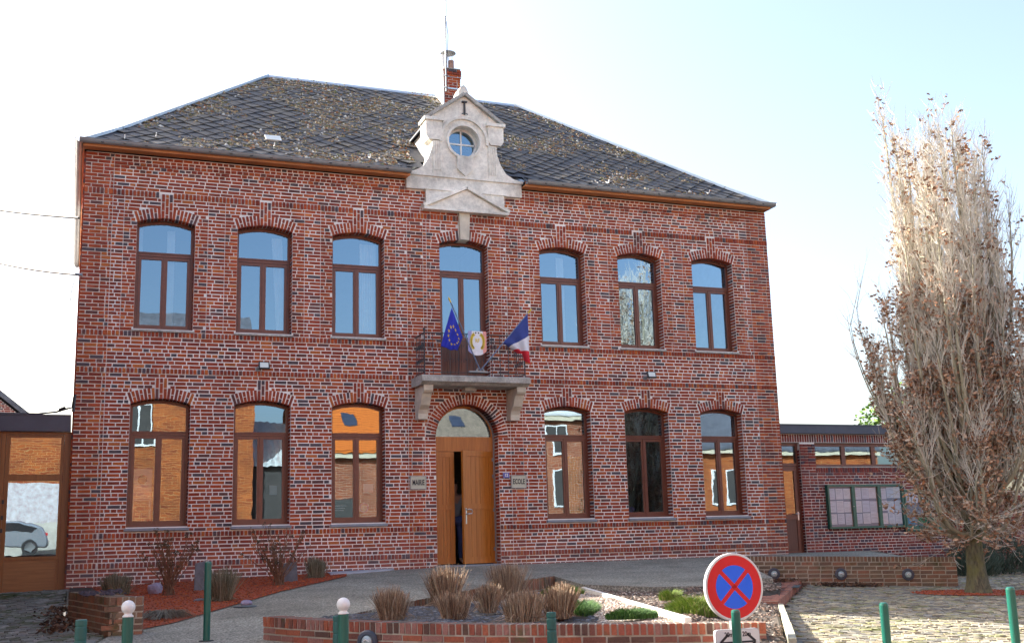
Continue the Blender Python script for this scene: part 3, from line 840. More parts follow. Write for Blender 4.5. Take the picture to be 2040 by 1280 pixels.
# flashings on hips and ridge
def flash(a, b, w, t, nm):
    q = MB(); q.tube([a, b], w, 6); return q.obj(nm, M['zinc_lt'], roof)
def hippt(xe, xr, s):
    p_ = slope_pt(0, s); return (lerp(xe, xr, s), p_.y, p_.z)
for xe, xr in ((EX0, RX0), (EX1, RX1)):
    q = MB()
    for s0, s1 in ((0.01, KB), (KB, 1)):
        a, b = Vector(hippt(xe, xr, s0)), Vector(hippt(xe, xr, s1)); d = (b - a).normalized(); sd_ = d.cross(Z3).normalized(); up = sd_.cross(d)
        q.obox((a + b) / 2 + up * .015 + (Z3 * .0), d, sd_, up, (b - a).length / 2 + .02, .085, .03)
    q.obj("hip_flashing", M['zinc_lt'], roof)
q = MB(); q.prism([(RY - .14, RZ - .09), (RY - .13, RZ - .05), (RY, RZ + .05), (RY + .13, RZ - .05), (RY + .14, RZ - .09)], RX0 - .02, RX1 + .02, plane='yz'); q.obj("ridge_flashing", M['zinc_lt'], roof)
# moss and lichen lumps
def blob(mb, c, r, sq, mi=0):
    rot = random.uniform(0, 6.3); vs = []
    for k in range(5):
        t = rot + k * 2 * math.pi / 5; q = r * random.uniform(.7, 1.25); vs.append((c[0] + q * math.cos(t), c[1] + q * math.sin(t) * .8, c[2] + q * math.sin(t) * .3))
    vs.append((c[0] + random.uniform(-.3, .3) * r, c[1], c[2] + r * sq)); vs.append((c[0], c[1], c[2] - r * .5))
    mb.add(vs, [(k, (k + 1) % 5, 5) for k in range(5)] + [((k + 1) % 5, k, 6) for k in range(5)], mi)
from mathutils import noise as mnoise
q = MB(); cnt = 0
while cnt < 23000:
    s = random.random(); x = random.uniform(EX0, EX1)
    if not (lerp(EX0, RX0, s) + .12 < x < lerp(EX1, RX1, s) - .12): continue
    if -1.0 < x < 1.08 and s < .27 or -1.45 < x < 1.5 and s < .12: continue
    nz = mnoise.noise(Vector((x * .6, s * 5, 0))) + .5 * mnoise.noise(Vector((x * 2.2, s * 14, 4)))
    dens = .34 + nz * 1.9 + .35 * (s - .4) - .25 * (x > 2) * (1 - s)
    if random.random() > dens: continue
    # gather at the lower edges of the slates
    vv = s * SL; fr = ((vv - .06 + .12) % stepv) / stepv
    if random.random() < .6: vv -= (fr - .12) * stepv * .8
    p_ = slope_pt(x, min(max(vv / SL, 0), 1)); r = random.choice((.014, .020, .028, .036, .045)) * random.uniform(.7, 1.3)
    blob(q, p_ + Vector((0, -.006, .016)), r, random.uniform(.5, 1.1)); cnt += 1
M['moss'] = island_mat('moss_and_lichen', [(0, (.24,.16,.085)), (.25, (.15,.12,.055)), (.42, (.34,.25,.15)), (.56, (.26,.115,.055)), (.68, (.55,.52,.46)), (.78, (.15,.15,.07)), (.86, (.38,.31,.20))], .95, grime=.2)
q.obj("moss", M['moss'], roof, kind='stuff', fixn=False)
# light hatch, snow hooks
a = slope_pt(-4.0, .20); up = (slope_pt(0, .25) - slope_pt(0, .2)).normalized(); nn = X3.cross(up); nn = nn if nn.z > 0 else -nn
q = MB(); q.obox(a + nn * .025, X3, up, nn, .155, .13, .015); q.obox(a + nn * .055, X3, up, nn, .165, .14, .010); q.obj("roof_hatch", mat('worn_hatch', (.62,.64,.62), .5, .2, 6), roof)
for x, s in ((-6.4, .09), (-4.05, .11), (-2.05, .085), (3.5, .06), (6.1, .05), (-7.0, .03)):
    a = slope_pt(x, s) + nn * .02; q = MB(); q.tube([a + up * .12, a + nn * .02, a - up * .05 + nn * .05, a - up * .03 + nn * .12], .011, 5); q.obj("snow_hook", M['white'], roof)

# chimney ------------------------------------------------------------------
CX0, CX1, CY0, CY1, CZ1 = .93, 1.36, 4.0, 4.62, 12.62
q = MB(); q.box(CX0 + .008, CX1 - .008, CY0 + .008, CY1 - .008, 11.3, CZ1 - .02)
chim = q.obj("chimney", M['mortar'], hall)
cb = []; z = 11.42; k = 0
while z < CZ1:
    top_ = z > CZ1 - .22
    pr = .035 if top_ else .004
    for (cx, cy, t, w, nn_) in ((CX0, CY0, X3, CX1 - CX0, NF), (CX0, CY0, Vector((0, 1, 0)), CY1 - CY0, Vector((-1, 0, 0))), (CX1, CY0, Vector((0, 1, 0)), CY1 - CY0, Vector((1, 0, 0)))):
        for a, b in row(.002, w - .002, 's' if k % 2 else 'fl'):
            cb.append((Vector((cx, cy, z)) + t * ((a + b) / 2), t, Z3, nn_, b - a, .058, pr))
    z += .0715; k += 1
lay(chim, cb, M['brick'], M['brick1'], 60)
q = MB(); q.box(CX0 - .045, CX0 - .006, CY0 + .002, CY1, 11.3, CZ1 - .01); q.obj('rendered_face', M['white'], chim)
q = MB(); q.box(CX0 - .01, CX1 + .01, CY0 - .01, CY1 + .01, CZ1 - .0, CZ1 + .02); q.obj("chimney_cap", M['stone_dk'], chim)
q = MB()
for z in (12.05, 12.38): q.box(CX0 - .015, CX1 + .02, CY0 - .025, CY0 - .012, z, z + .035); q.box(CX0 - .025, CX0 - .012, CY0 - .02, CY1 + .01, z, z + .035)
q.obj("chimney_strap", M['steel'], chim)
for cx, cy, r, h in ((1.18, 4.2, .08, .28),):
    q = MB(); q.lathe([(r, 0), (r * .95, h), (r * .7, h), (r * .7, 0)], (cx, cy, CZ1 + .03), 16); q.obj("chimney_pot", mat('clay_pot', (.35,.20,.15), .8, .2, 10), chim)
q = MB(); q.tube([(1.0, 4.25, CZ1), (1.0, 4.25, CZ1 + .45)], .095, 14); q.obj("flue_pipe", M['white'], chim)
q = MB(); q.lathe([(.001, .07), (.12, .05), (.20, .01), (.205, .0), (.12, .03), (.001, .04)], (1.12, 4.25, CZ1 + .53), 24)
for t in (0, 2.1, 4.2): q.tube([(1.12 + .1 * math.cos(t), 4.25 + .1 * math.sin(t), CZ1 + .3), (1.12 + .12 * math.cos(t), 4.25 + .12 * math.sin(t), CZ1 + .57)], .008, 5)
q.obj("chimney_cowl", M['zinc'], chim)

# ================================================================== THINGS FIXED ON THE HALL
an = thing("antenna_mast", "tall thin white aerial mast strapped to the chimney", "antenna", (.955, 3.95, 12.0))
q = MB(); q.tube([(.955, 3.94, 11.95), (.955, 3.94, 14.05)], .022, 8); q.obj("mast", M['zinc'], an)
q = MB(); q.tube([(.97, 3.94, 14.05), (.985, 3.94, 17.0)], .022, 6); q.obj("rod", M['white'], an)
for z in (12.07, 12.40): 
    q = MB(); q.tube([(.90, 3.96, z), (.955, 3.90, z), (1.01, 3.96, z)], .012, 5); q.obj("clamp", M['steel'], an)
q = MB(); q.tube([(.98, 3.93, 13.9), (1.02, 3.92, 13.5), (1.0, 3.93, 13.0), (1.05, 3.93, 12.7)], .007, 4); q.obj("cable", M['black'], an)

M['sign_cream'] = mat('cream_plate', (.50,.49,.38), .45, .08, 5)
M['ink'] = mat('black_ink', (.015,.015,.02), .6, 0, 5)
def text(s, size, loc, parent, material, name="lettering", sx=1.0, rot=(math.pi / 2, 0, 0), ext=.0015, bold=.0, align='CENTER'):
    cu = bpy.data.curves.new(name, 'FONT'); cu.body = s; cu.size = size; cu.extrude = ext; cu.offset = bold
    cu.align_x = align; cu.align_y = 'CENTER'; cu.materials.append(material); cu.resolution_u = 3
    tmp = bpy.data.objects.new(name, cu); COL.objects.link(tmp)
    me = bpy.data.meshes.new_from_object(tmp.evaluated_get(bpy.context.evaluated_depsgraph_get())); bpy.data.objects.remove(tmp)
    o = bpy.data.objects.new(name, me); COL.objects.link(o); o.location = loc; o.rotation_euler = rot; o.scale = (sx, 1, 1)
    if parent:
        o.parent = parent
        if parent.name in WLOC: o.matrix_parent_inverse = Matrix.Translation(-WLOC[parent.name])
    return o
def wall_sign(x0, x1, z0, z1, s, size, lab, sx, y=-.05):
    c = ((x0 + x1) / 2, y, (z0 + z1) / 2)
    t = thing("wall_sign", lab, "sign", c)
    q = MB(); q.box(x0, x1, y, y + .03, z0, z1); q.obj("plate", M['sign_cream'], t)
    q = MB()
    for a in ((x0, x1, z0, z0 + .012), (x0, x1, z1 - .012, z1), (x0, x0 + .012, z0 + .012, z1 - .012), (x1 - .012, x1, z0 + .012, z1 - .012)): q.box(a[0], a[1], y - .006, y, a[2], a[3])
    q.obj("rim", M['zinc'], t)
    text(s, size, (c[0], y - .003, c[2]), t, M['ink'], sx=sx, bold=.003)
    return t
wall_sign(-1.255, -.915, 1.54, 1.81, "MAIRIE", .15, "cream plate reading MAIRIE left of the entrance arch", .56)
wall_sign(.94, 1.28, 1.545, 1.815, "ECOLE", .15, "cream plate reading ECOLE right of the entrance arch", .60)
M['blue_enamel'] = mat('blue_enamel', (.10,.13,.42), .3, .1, 8)
t = thing("number_plaque", "small blue enamel house number 12 between the arch and the cream plate", "house number", (.83, -.05, 1.82))
q = MB(); q.box(.765, .90, -.05, -.03, 1.765, 1.87); q.obj("plate", M['blue_enamel'], t)
text("12", .085, (.832, -.0525, 1.817), t, M['white'], sx=.9, bold=.002)

def flood(x, z, lab):
    t = thing("floodlight", lab, "floodlight", (x, -.02, z), "small floodlights on the front wall")
    q = MB(); q.obox((x, -.16, z), X3, Vector((0, .35, .94)).normalized(), Vector((0, -.94, .35)).normalized(), .105, .075, .02); q.obj("housing", M['black'], t)
    q = MB(); nrm = Vector((0, -.94, .35)).normalized(); q.obox(Vector((x, -.16, z)) + nrm * .022, X3, Vector((0, .35, .94)).normalized(), nrm, .082, .055, .003); q.obj("glass", mat('lamp_glass', (.7,.75,.7), .15, .05, 5), t)
    q = MB(); q.box(x - .13, x - .10, -.16, -.02, z - .05, z - .02); q.box(x - .14, x - .06, -.05, -.015, z - .10, z - .03); q.obj("bracket", M['zinc'], t)
flood(-4.24, 3.97, "small black floodlight on the wall above the second ground-floor window from the left")
flood(4.32, 4.02, "small black floodlight on the wall above the second ground-floor window from the right")

# flags ----------------------------------------------------------------------
M['eu_blue'] = mat('blue_flag_cloth', (.012,.025,.42), .7, .12, 5)
M['gold'] = mat('gold_print', (.75,.55,.05), .6, .08, 9)
M['fr_blue'] = mat('navy_flag_cloth', (.035,.06,.26), .75, .15, 6)
M['fr_white'] = mat('white_flag_cloth', (.72,.72,.75), .8, .05, 6)
M['fr_red'] = mat('red_flag_cloth', (.62,.015,.03), .75, .12, 6)
M['pole'] = mat('flagpole', (.16,.22,.34), .35, .1, 10)
BASE = Vector((.045, -.78, 3.90))
def flag(label, tip, hoist0, hoist1, fly, mats, midx, ffold, nu=26, nv=18):
    """u runs out along the fly, v down the hoist"""
    t = thing("flag", label, "flag", BASE)
    q = MB(); q.tube([BASE, tip], [.014, .012], 8); q.obj("flagpole", M['pole'], t)
    d = (tip - BASE).normalized(); q = MB(); q.lathe([(.001, -.03), (.016, -.02), (.016, 0), (.010, .02), (.022, .04), (.001, .11)], (0, 0, 0), 8)
    o = q.obj("finial", M['gold'], t); o.matrix_basis = Matrix.Translation(tip) @ d.to_track_quat('Z', 'Y').to_matrix().to_4x4()
    def S(u, v):
        h = hoist0.lerp(hoist1, v); f = fly(v)
        p = h.lerp(f, u)
        p = p + ffold(u, v)
        return p
    mb = MB(); vs = [S(i / nu, j / nv) for j in range(nv + 1) for i in range(nu + 1)]
    for j in range(nv):
        for i in range(nu):
            a = j * (nu + 1) + i; mb.add([], [], 0); mb.f.append((a, a + 1, a + nu + 2, a + nu + 1)); mb.m.append(midx((i + .5) / nu, (j + .5) / nv))
    mb.v = [tuple(p) for p in vs]
    cl = mb.obj("flag_cloth", mats, t, smooth=True, fixn=False)
    mod = cl.modifiers.new("s", 'SOLIDIFY'); mod.thickness = .002
    return t, S, cl
# tips chosen in the facade frame: (x, y, z)
def at(px, py, Y):
    d = R_RIGHT * ((px - 1020) / 2253.364) + R_UP * ((640 - py) / 2253.364) + R_FWD
    k = (Y - CAM.y) / d.y; return CAM + d * k
tipE = at(897, 600, -1.35); h0 = at(900, 612, -1.33); h1 = at(922, 672, -1.13)
def flyE(v): return at(lerp(879, 912, v), lerp(688, 697, v), lerp(-1.35, -1.05, v))
def foldE(u, v): 
    return Vector((0, .055 * math.sin(v * 13 + .5) * (u ** .6) , .03 * math.sin(v * math.pi) * -u)) + Vector((.018 * math.sin(v * 13) * u, 0, 0))
tE, SE_, clE = flag("blue flag with a ring of gold stars on the left pole of the balcony", tipE, h0, h1, flyE, [M['eu_blue']], lambda u, v: 0, foldE)
for k in range(12):
    a = 2 * math.pi * k / 12; uc, vc = .52 + .26 * math.cos(a) , .52 + .34 * math.sin(a)
    pts = []
    for j in range(10):
        r = (1 if j % 2 == 0 else .42); b = math.pi / 2 + j * math.pi / 5
        pts.append(SE_(uc + .052 * r * math.sin(b), vc + .075 * r * math.cos(b)))
    c = SE_(uc, vc); nrm = (pts[2] - c).cross(pts[6] - c).normalized()
    if nrm.y > 0: nrm = -nrm
    q = MB(); P = [p + nrm * .006 for p in pts] + [c + nrm * .008]
    q.add(P, [(j, (j + 1) % 10, 10) for j in range(10)]); q.obj("star", M['gold'], clE, fixn=False)
tipF = at(1053, 622, -1.35); g0 = at(1051, 626, -1.34); g1 = at(1001, 683, -1.05)
def flyF(v):
    p = [(1057, 728), (1053, 724), (1046, 716), (1038, 706), (1033, 702)]; k = min(v * 4, 3.999); i = int(k); f = k - i
    return at(lerp(p[i][0], p[i + 1][0], f), lerp(p[i][1], p[i + 1][1], f), lerp(-1.40, -1.1, v))
def foldF(u, v): return Vector((.02 * math.sin(v * 11 + 1) * u, .07 * math.sin(v * 12 + u * 2) * (u ** .7), 0))
flag("tricolour flag in blue, white and red on the right pole of the balcony", tipF, g0, g1, flyF, [M['fr_blue'], M['fr_white'], M['fr_red']], lambda u, v: 0 if u < .42 else (1 if u < .72 else 2), foldF, nu=34)
q = MB(); q.box(-.20, .20, -.80, -.72, 3.86, 3.89); q.tube([(-.05, -.78, 3.86), (0, -.78, 3.95)], .02, 8); q.tube([(.14, -.78, 3.86), (.09, -.78, 3.95)], .02, 8)
tag(q.obj("flagpole_holder", M['zinc']), "grey metal holder at the foot of the two flag poles on the balcony", "flag holder")
# crest
cs = thing("crest_shield", "small painted shield with gold laurel hung on the balcony railing between the flags", "shield", (0, 0, 0))
def shz(x, top=4.655, hw=.205):
    a = abs(x) / hw; return 4.655 - .40 - .10 * (1 - a ** 2.2)
for i, (xa, xb, col) in enumerate(((-.2, -.12, (.30,.32,.62)), (-.12, .12, (.75,.76,.80)), (.12, .2, (.75,.30,.25)))):
    q = MB(); n = 8; xs = [lerp(xa, xb, k / n) for k in range(n + 1)]
    poly = [(x + .10, shz(x)) for x in xs] + [(xb + .10, 4.66), (xa + .10, 4.66)]
    q.prism(poly, -.745, -.73); q.obj("shield_field", mat('shield_paint_%s' % 'abc'[i], col, .4, .1, 14), cs)
lf = MB()
for s in (-1, 1):
    for k in range(11):
        t = k / 10 * 2.3 - 1.25; cx, cz = .10 + s * .135 * math.cos(t * .8), 4.45 + .155 * math.sin(t)
        for q_ in (-1, 1):
            aa = t + math.pi / 2 + q_ * .7; d = Vector((s * math.cos(aa), 0, math.sin(aa))); e = Vector((-d.z, 0, d.x))
            lf.obox(Vector((cx, -.750, cz)) + d * .02, d, (0, 1, 0), e, .024, .003, .011)
lf.obj("laurel", M['gold'], cs)
text("RF", .11, (.10, -.748, 4.46), cs, M['gold'], sx=.8, bold=.002)
for x in (.065, .13):
    q = MB(); q.box(x - .012, x + .012, -.75, -.745, 4.61, 4.64); q.obj("emblem_dot", M['ink'], cs)

cs.location = (-.10, -.02, .06)
# posters and papers behind the ground-floor glass
def sheet(x0, x1, z0, z1, y, col, nm, lab, cat):
    q = MB(); q.box(x0, x1, y, y + .003, z0, z1); return tag(q.obj(nm, mat(nm + '_paper', col, .8, .08, 9)), lab, cat)
t = thing("poster", "portrait poster in the left casement of the leftmost ground-floor window", "poster", (-6.42, .30, 1.0))
q = MB(); q.box(-6.60, -6.24, .31, .313, .98, 2.0); q.obj("poster_sheet", mat('poster_paper', (.62,.66,.72), .7, .06, 3), t)
q = MB(); q.lathe([(.001, .004), (.062, .003), (.062, 0)], (-6.42, .308, 1.77), 16, ax='y'); q.obj("printed_face", mat('print_face', (.42,.30,.26), .8, .1, 9), t)
q = MB(); q.lathe([(.001, .002), (.085, .0015), (.085, 0)], (-6.42, .3095, 1.79), 16, ax='y'); q.obj("printed_hair", mat('print_hair', (.10,.08,.12), .8, .1, 9), t)
q = MB(); q.prism([(-6.57, 1.40), (-6.27, 1.40), (-6.31, 1.62), (-6.39, 1.70), (-6.45, 1.70), (-6.53, 1.62)], .305, .3095); q.obj("printed_jumper", mat('print_jumper', (.55,.55,.66), .8, .1, 9), t)
q = MB(); q.prism([(-6.57, .99), (-6.42, .99), (-6.41, 1.2), (-6.40, .99), (-6.27, .99), (-6.29, 1.39), (-6.55, 1.39)], .305, .3095); q.obj("printed_trousers", mat('print_trousers', (.16,.19,.26), .8, .1, 9), t)
sheet(-4.03, -3.88, 1.48, 1.66, .31, (.55,.60,.66), "notice_sheet", "small pale notice stuck in the right casement of the second ground-floor window from the left", "notice")
sheet(-2.14, -1.93, 1.50, 1.68, .31, (.74,.74,.74), "notice_sheet", "white paper in the right casement of the ground-floor window next to the MAIRIE plate", "notice")
t = thing("window_sticker", "round violet ringed sticker low in the window next to the MAIRIE plate", "sticker", (-2.15, .3, 1.2))
q = MB(); q.lathe([(.10, .0), (.10, .003), (.075, .003), (.075, 0)], (-2.13, .31, 1.20), 24, ax='y'); q.obj("outer_ring", mat('violet_ring', (.40,.22,.45), .6, .1, 9), t)
q = MB(); q.lathe([(.001, .002), (.07, .002), (.07, 0)], (-2.13, .31, 1.20), 20, ax='y'); q.obj("sticker_centre", mat('sticker_centre', (.55,.45,.42), .6, .1, 9), t)
t = thing("hanging_banner", "green banner inside the left casement of the window next to the MAIRIE plate", "banner", (-2.6, .36, 1.1))
q = MB(); q.box(-2.78, -2.36, .36, .364, 1.0, 1.34); q.obj("banner_cloth", mat('dark_green_banner', (.03,.09,.07), .8, .1, 9), t)
q = MB()
for k in range(3): q.box(-2.72, -2.48 - .03 * k, .356, .360, 1.24 - .045 * k, 1.255 - .045 * k)
q.obj("printed_line", M['fr_white'], t)
t = thing("yellow_curtain", "yellow and green curtain at the right edge of the window beside the ECOLE plate", "curtain", (2.6, .45, 1.0))
q = MB()
for k in range(12): q.add([(2.36 + .034 * k, .42 + .02 * (k % 2), 1.0), (2.394 + .034 * k, .42 + .02 * ((k + 1) % 2), 1.0), (2.394 + .034 * k, .42 + .02 * ((k + 1) % 2), 2.25), (2.36 + .034 * k, .42 + .02 * (k % 2), 2.25)], [(0, 1, 2, 3)])
q.obj("curtain_cloth", mat('yellow_cloth', (.50,.42,.02), .9, .3, 4, col2=(.65,.50,.03)), t, fixn=False)
q = MB(); q.box(2.70, 2.78, .415, .43, 1.0, 2.2); q.obj("curtain_edge", mat('green_cloth', (.06,.30,.06), .9, .3, 4), t)
q = MB()
for k in range(14): blob(q, (3.82 + random.uniform(-.10, .2), .45, 1.02 + random.random() * .12), .06, .8)
tag(q.obj("toys", mat('violet_toys', (.16,.12,.5), .7, .4, 12)), "violet and blue craft pieces on the sill inside the second ground-floor window from the right", "toys")

# ------------------------------------------------------------------ person in the doorway
def skin(name, pts, edges, rads, material, parent, root=0, sub=1):
    me = bpy.data.meshes.new(name); me.from_pydata(pts, edges, []); me.materials.append(material)
    o = link(name, me, parent)
    md = o.modifiers.new("skin", 'SKIN'); md.use_smooth_shade = True
    for i, r in enumerate(rads):
        me.skin_vertices[0].data[i].radius = (r, r) if not hasattr(r, '__len__') else r
    me.skin_vertices[0].data[root].use_root = True
    o.modifiers.new("sub", 'SUBSURF').levels = sub; o.modifiers["sub"].render_levels = sub
    return o
per = thing("person", "dark-haired person in grey top and blue jeans half hidden behind the ajar door leaf", "person", (-.10, .62, .03))
M['skin'] = mat('skin', (.42,.25,.18), .55, .06, 9)
M['jean'] = mat('blue_jeans', (.05,.075,.19), .85, .15, 12)
M['top'] = mat('grey_top', (.22,.25,.27), .85, .1, 12)
M['hair'] = mat('dark_hair', (.02,.014,.012), .5, .2, 30)
px, py, pz = -.10, .62, .03
J_ = {'pel': (0, 0, .95), 'sp': (0, .0, 1.12), 'ch': (0, .0, 1.32), 'nk': (0, -.01, 1.46), 'hd0': (0, -.02, 1.54), 'hd1': (0, -.03, 1.66),
     'hL': (-.09, 0, .90), 'kL': (-.10, -.04, .50), 'aL': (-.11, .02, .09), 'tL': (-.12, -.13, .035), 'hR': (.09, 0, .90), 'kR': (.11, -.03, .50), 'aR': (.12, .03, .09), 'tR': (.13, -.12, .035),
     'sL': (-.17, 0, 1.38), 'eL': (-.21, .02, 1.12), 'wL': (-.20, -.10, .90), 'fL': (-.19, -.14, .82), 'sR': (.17, 0, 1.38), 'eR': (.27, -.06, 1.16), 'wR': (.26, -.26, 1.10), 'fR': (.25, -.34, 1.10)}
def V_(k): return (px + J_[k][0], py + J_[k][1], pz + J_[k][2])
def fig(name, keys, ed, rad, material, root=0):
    idx = {k: i for i, k in enumerate(keys)}
    return skin(name, [V_(k) for k in keys], [(idx[a], idx[b]) for a, b in ed], rad, material, per, root)
keys = list(J_); ed = [('pel','sp'),('sp','ch'),('ch','nk'),('nk','hd0'),('hd0','hd1'),('pel','hL'),('hL','kL'),('kL','aL'),('aL','tL'),('pel','hR'),('hR','kR'),('kR','aR'),('aR','tR'),('ch','sL'),('sL','eL'),('eL','wL'),('wL','fL'),('ch','sR'),('sR','eR'),('eR','wR'),('wR','fR')]
RAD = dict(pel=(.13,.10), sp=(.115,.085), ch=(.135,.09), nk=.05, hd0=.065, hd1=(.078,.095), hL=.085, kL=.055, aL=.038, tL=.035, hR=.085, kR=.055, aR=.038, tR=.035, sL=.055, eL=.038, wL=.025, fL=.028, sR=.055, eR=.038, wR=.025, fR=.028)
fig("body", keys, ed, [RAD[k] for k in keys], M['skin'])
k2 = ['pel','hL','kL','aL','hR','kR','aR']; fig("jeans", k2, [e for e in ed if e[0] in k2 and e[1] in k2], [tuple(r + .013 for r in (RAD[k] if hasattr(RAD[k], '__len__') else (RAD[k],) * 2)) for k in k2], M['jean'])
k3 = ['sp','pel','ch','sL','eL','wL','sR','eR','wR']; fig("jumper", k3, [e for e in ed if e[0] in k3 and e[1] in k3], [tuple(r + .016 for r in (RAD[k] if hasattr(RAD[k], '__len__') else (RAD[k],) * 2)) for k in k3], M['top'])
hp = [(px, py + .01, pz + 1.76), (px, py + .05, pz + 1.66), (px, py + .06, pz + 1.52), (px - .05, py + .05, pz + 1.42), (px + .05, py + .05, pz + 1.42)]
skin("hair", hp, [(0, 1), (1, 2), (2, 3), (2, 4)], [.07, .098, .085, .05, .05], M['hair'], per)
q = MB()
for s in (-1, 1): q.obox((px + s * .03, py - .122, pz + 1.655), X3, (0, 1, 0), Z3, .013, .006, .006)
q.obj("eyes", M['ink'], per); q = MB(); q.obox((px, py - .132, pz + 1.625), X3, (0, 1, 0), Z3, .012, .012, .022, taper=.5); q.obox((px, py - .115, pz + 1.585), X3, (0, 1, 0), Z3, .022, .006, .005); q.obj("nose_and_mouth", M['skin'], per)
for hx in ('fL', 'fR'):
    b = Vector(V_(hx)); dr = (b - Vector(V_('wL' if hx == 'fL' else 'wR'))).normalized(); sd_ = X3 if abs(dr.x) < .8 else Z3
    for k in range(4):
        st = b + sd_ * (k - 1.5) * .017 - dr * .01; q = MB(); L = (.062, .072, .068, .052)[k]
        q.tube([st, st + dr * L * .55, st + dr * L * .9 + Vector((0, 0, -.02))], [.0085, .008, .006], 6); q.obj("finger", M['skin'], per, smooth=True)
    q = MB(); q.tube([b - dr * .04 + sd_ * .03, b + sd_ * .045, b + dr * .03 + sd_ * .045], [.010, .009, .007], 6); q.obj("thumb", M['skin'], per, smooth=True)

# ================================================================== PORCH ON THE LEFT
PY = .15
por = thing("glazed_porch", "flat-roofed porch with oak-brown glazed door and dark fascia left of the town hall", "porch", (-9.5, PY, -.3))
q = MB(); q.box(-13.5, -7.73, PY - .10, PY + .0, 2.665, 2.955); q.box(-13.5, -7.73, PY - .115, PY + .0, 2.955, 2.975); q.obj("fascia", M['navy'], por)
q = MB(); q.box(-13.5, -7.73, PY + .001, 4.5, 2.80, 2.95); q.obj("flat_roof", M['zinc'], por)
def porch_bay(x0, x1, door):
    f = MB(); ya, yb = PY, PY + .08
    f.box(x0, x0 + .075, ya, yb, -.27, 2.66); f.box(x1 - .17, x1, ya, yb, -.32, 2.66)
    f.box(x0 + .075, x1 - .17, ya, yb, 2.61, 2.66)
    fr = f.obj("door_frame", M['oak_p'], por)
    a, b = x0 + .08, x1 - .175
    g = MB(); ya2 = PY + .01
    g.box(a, a + .07, ya2, yb - .01, -.26, 2.605); g.box(b - .05, b, ya2, yb - .01, -.26, 2.605)
    for z0, z1 in ((2.56, 2.605), (1.77, 1.885), (.36, .415), (-.27, -.22)): g.box(a + .07, b - .05, ya2, yb - .01, z0, z1)
    dr = g.obj("door", M['oak_p'], por)
    p = MB()
    for k in range(1): p.box(a + .072, b - .052, PY + .03, PY + .055, -.218, .358)
    p.obj("panel", M['oak_h'], dr)
    for z0, z1 in ((1.885, 2.56), (.415, 1.77)):
        p = MB(); p.add([(a + .066, PY + .04, z0 - .004), (b - .046, PY + .04, z0 - .004), (b - .046, PY + .04, z1 + .004), (a + .066, PY + .04, z1 + .004)], [(0, 1, 2, 3)]); p.obj("pane", M['glass'], dr, fixn=False)
    if door:
        for z in (.85, 1.08, 1.36): p = MB(); p.box(a - .02, a + .02, PY - .015, PY + .01, z, z + .07); p.obj("hinge", M['black'], dr)
        p = MB(); p.tube([(b - .22, PY - .03, -.28), (b - .22, PY - .03, -.17)], .012, 6); p.obj("door_bolt", M['black'], dr)
    t = MB(); t.box(x0, x1 - .14, PY - .04, PY + .07, -.32, -.275); t.obj("threshold", M['white'], por)
porch_bay(-8.89, -7.655, True); porch_bay(-10.1, -8.895, False); porch_bay(-11.3, -10.105, False)
q = MB(); q.box(-13.5, -11.305, PY, PY + .2, -.4, 2.66); q.box(-13.4, -7.8, 4.3, 4.5, -.4, 2.79); q.obj("side_wall", M['brickB'], por)
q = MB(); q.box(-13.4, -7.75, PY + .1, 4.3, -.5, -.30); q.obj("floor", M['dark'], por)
tag((lambda q: (q.tube([(-7.70, .02, 3.30), (-7.72, -.02, 3.10), (-7.80, -.02, 3.08), (-8.0, .05, 3.02), (-8.3, .1, 2.99), (-9.0, .12, 2.99)], .018, 6), q.tube([(-7.68, -.03, 3.34), (-7.70, -.05, 3.02)], .03, 6), q.tube([(-7.84, -.02, 3.09), (-7.94, .02, 3.05)], .035, 6), q.obj("wall_cable", M['black'])))(MB())[-1],
    "thick black cable with coupling running from the wall corner over the porch roof", "cable")

# old brick house behind the porch
bh = thing("brick_house", "old brick gable house with grey roof edge showing above the porch", "house", (-12.5, 26, 0))
q = MB(); q.prism([(-24.3, -1), (-9.7, -1), (-9.7, 5.85), (-17, 11.8), (-24.3, 5.85)], 26, 36); hw_ = q.obj("wall", M['mortar'], bh)
hb = []; 
for k in range(72):
    z = 3.0 + k * .072
    xr = -9.7 if z < 5.85 else -9.7 - (z - 5.85) / 5.95 * 7.3
    for a, b in row(-13.2, xr - .02, 's' if k % 2 else 'fl'): hb.append((Vector(((a + b) / 2, 26, z)), X3, Z3, NF, b - a, .058, .008))
lay(hw_, hb, M['brickB'], M['brickB1'], 0)
q = MB()
for s in (-1, 1):
    a = Vector((-17, 30.8, 11.9)); b = Vector((-17 + s * 7.6, 30.8, 5.72)); d = (b - a).normalized(); nn = Vector((0, 1, 0)).cross(d); nn = nn if nn.z > 0 else -nn
    q.obox((a + b) / 2 + nn * .08, d, (0, 1, 0), nn, (b - a).length / 2, 5.2, .09)
q.obj("roof", M['slate'], bh)
q = MB(); q.tube([(-9.36, 25.6, 5.78), (-9.36, 36, 5.78)], .08, 8); q.tube([(-9.45, 25.9, 5.7), (-9.62, 25.9, 5.4), (-9.64, 25.9, 0)], .05, 8); q.obj("gutter", M['zinc'], bh)

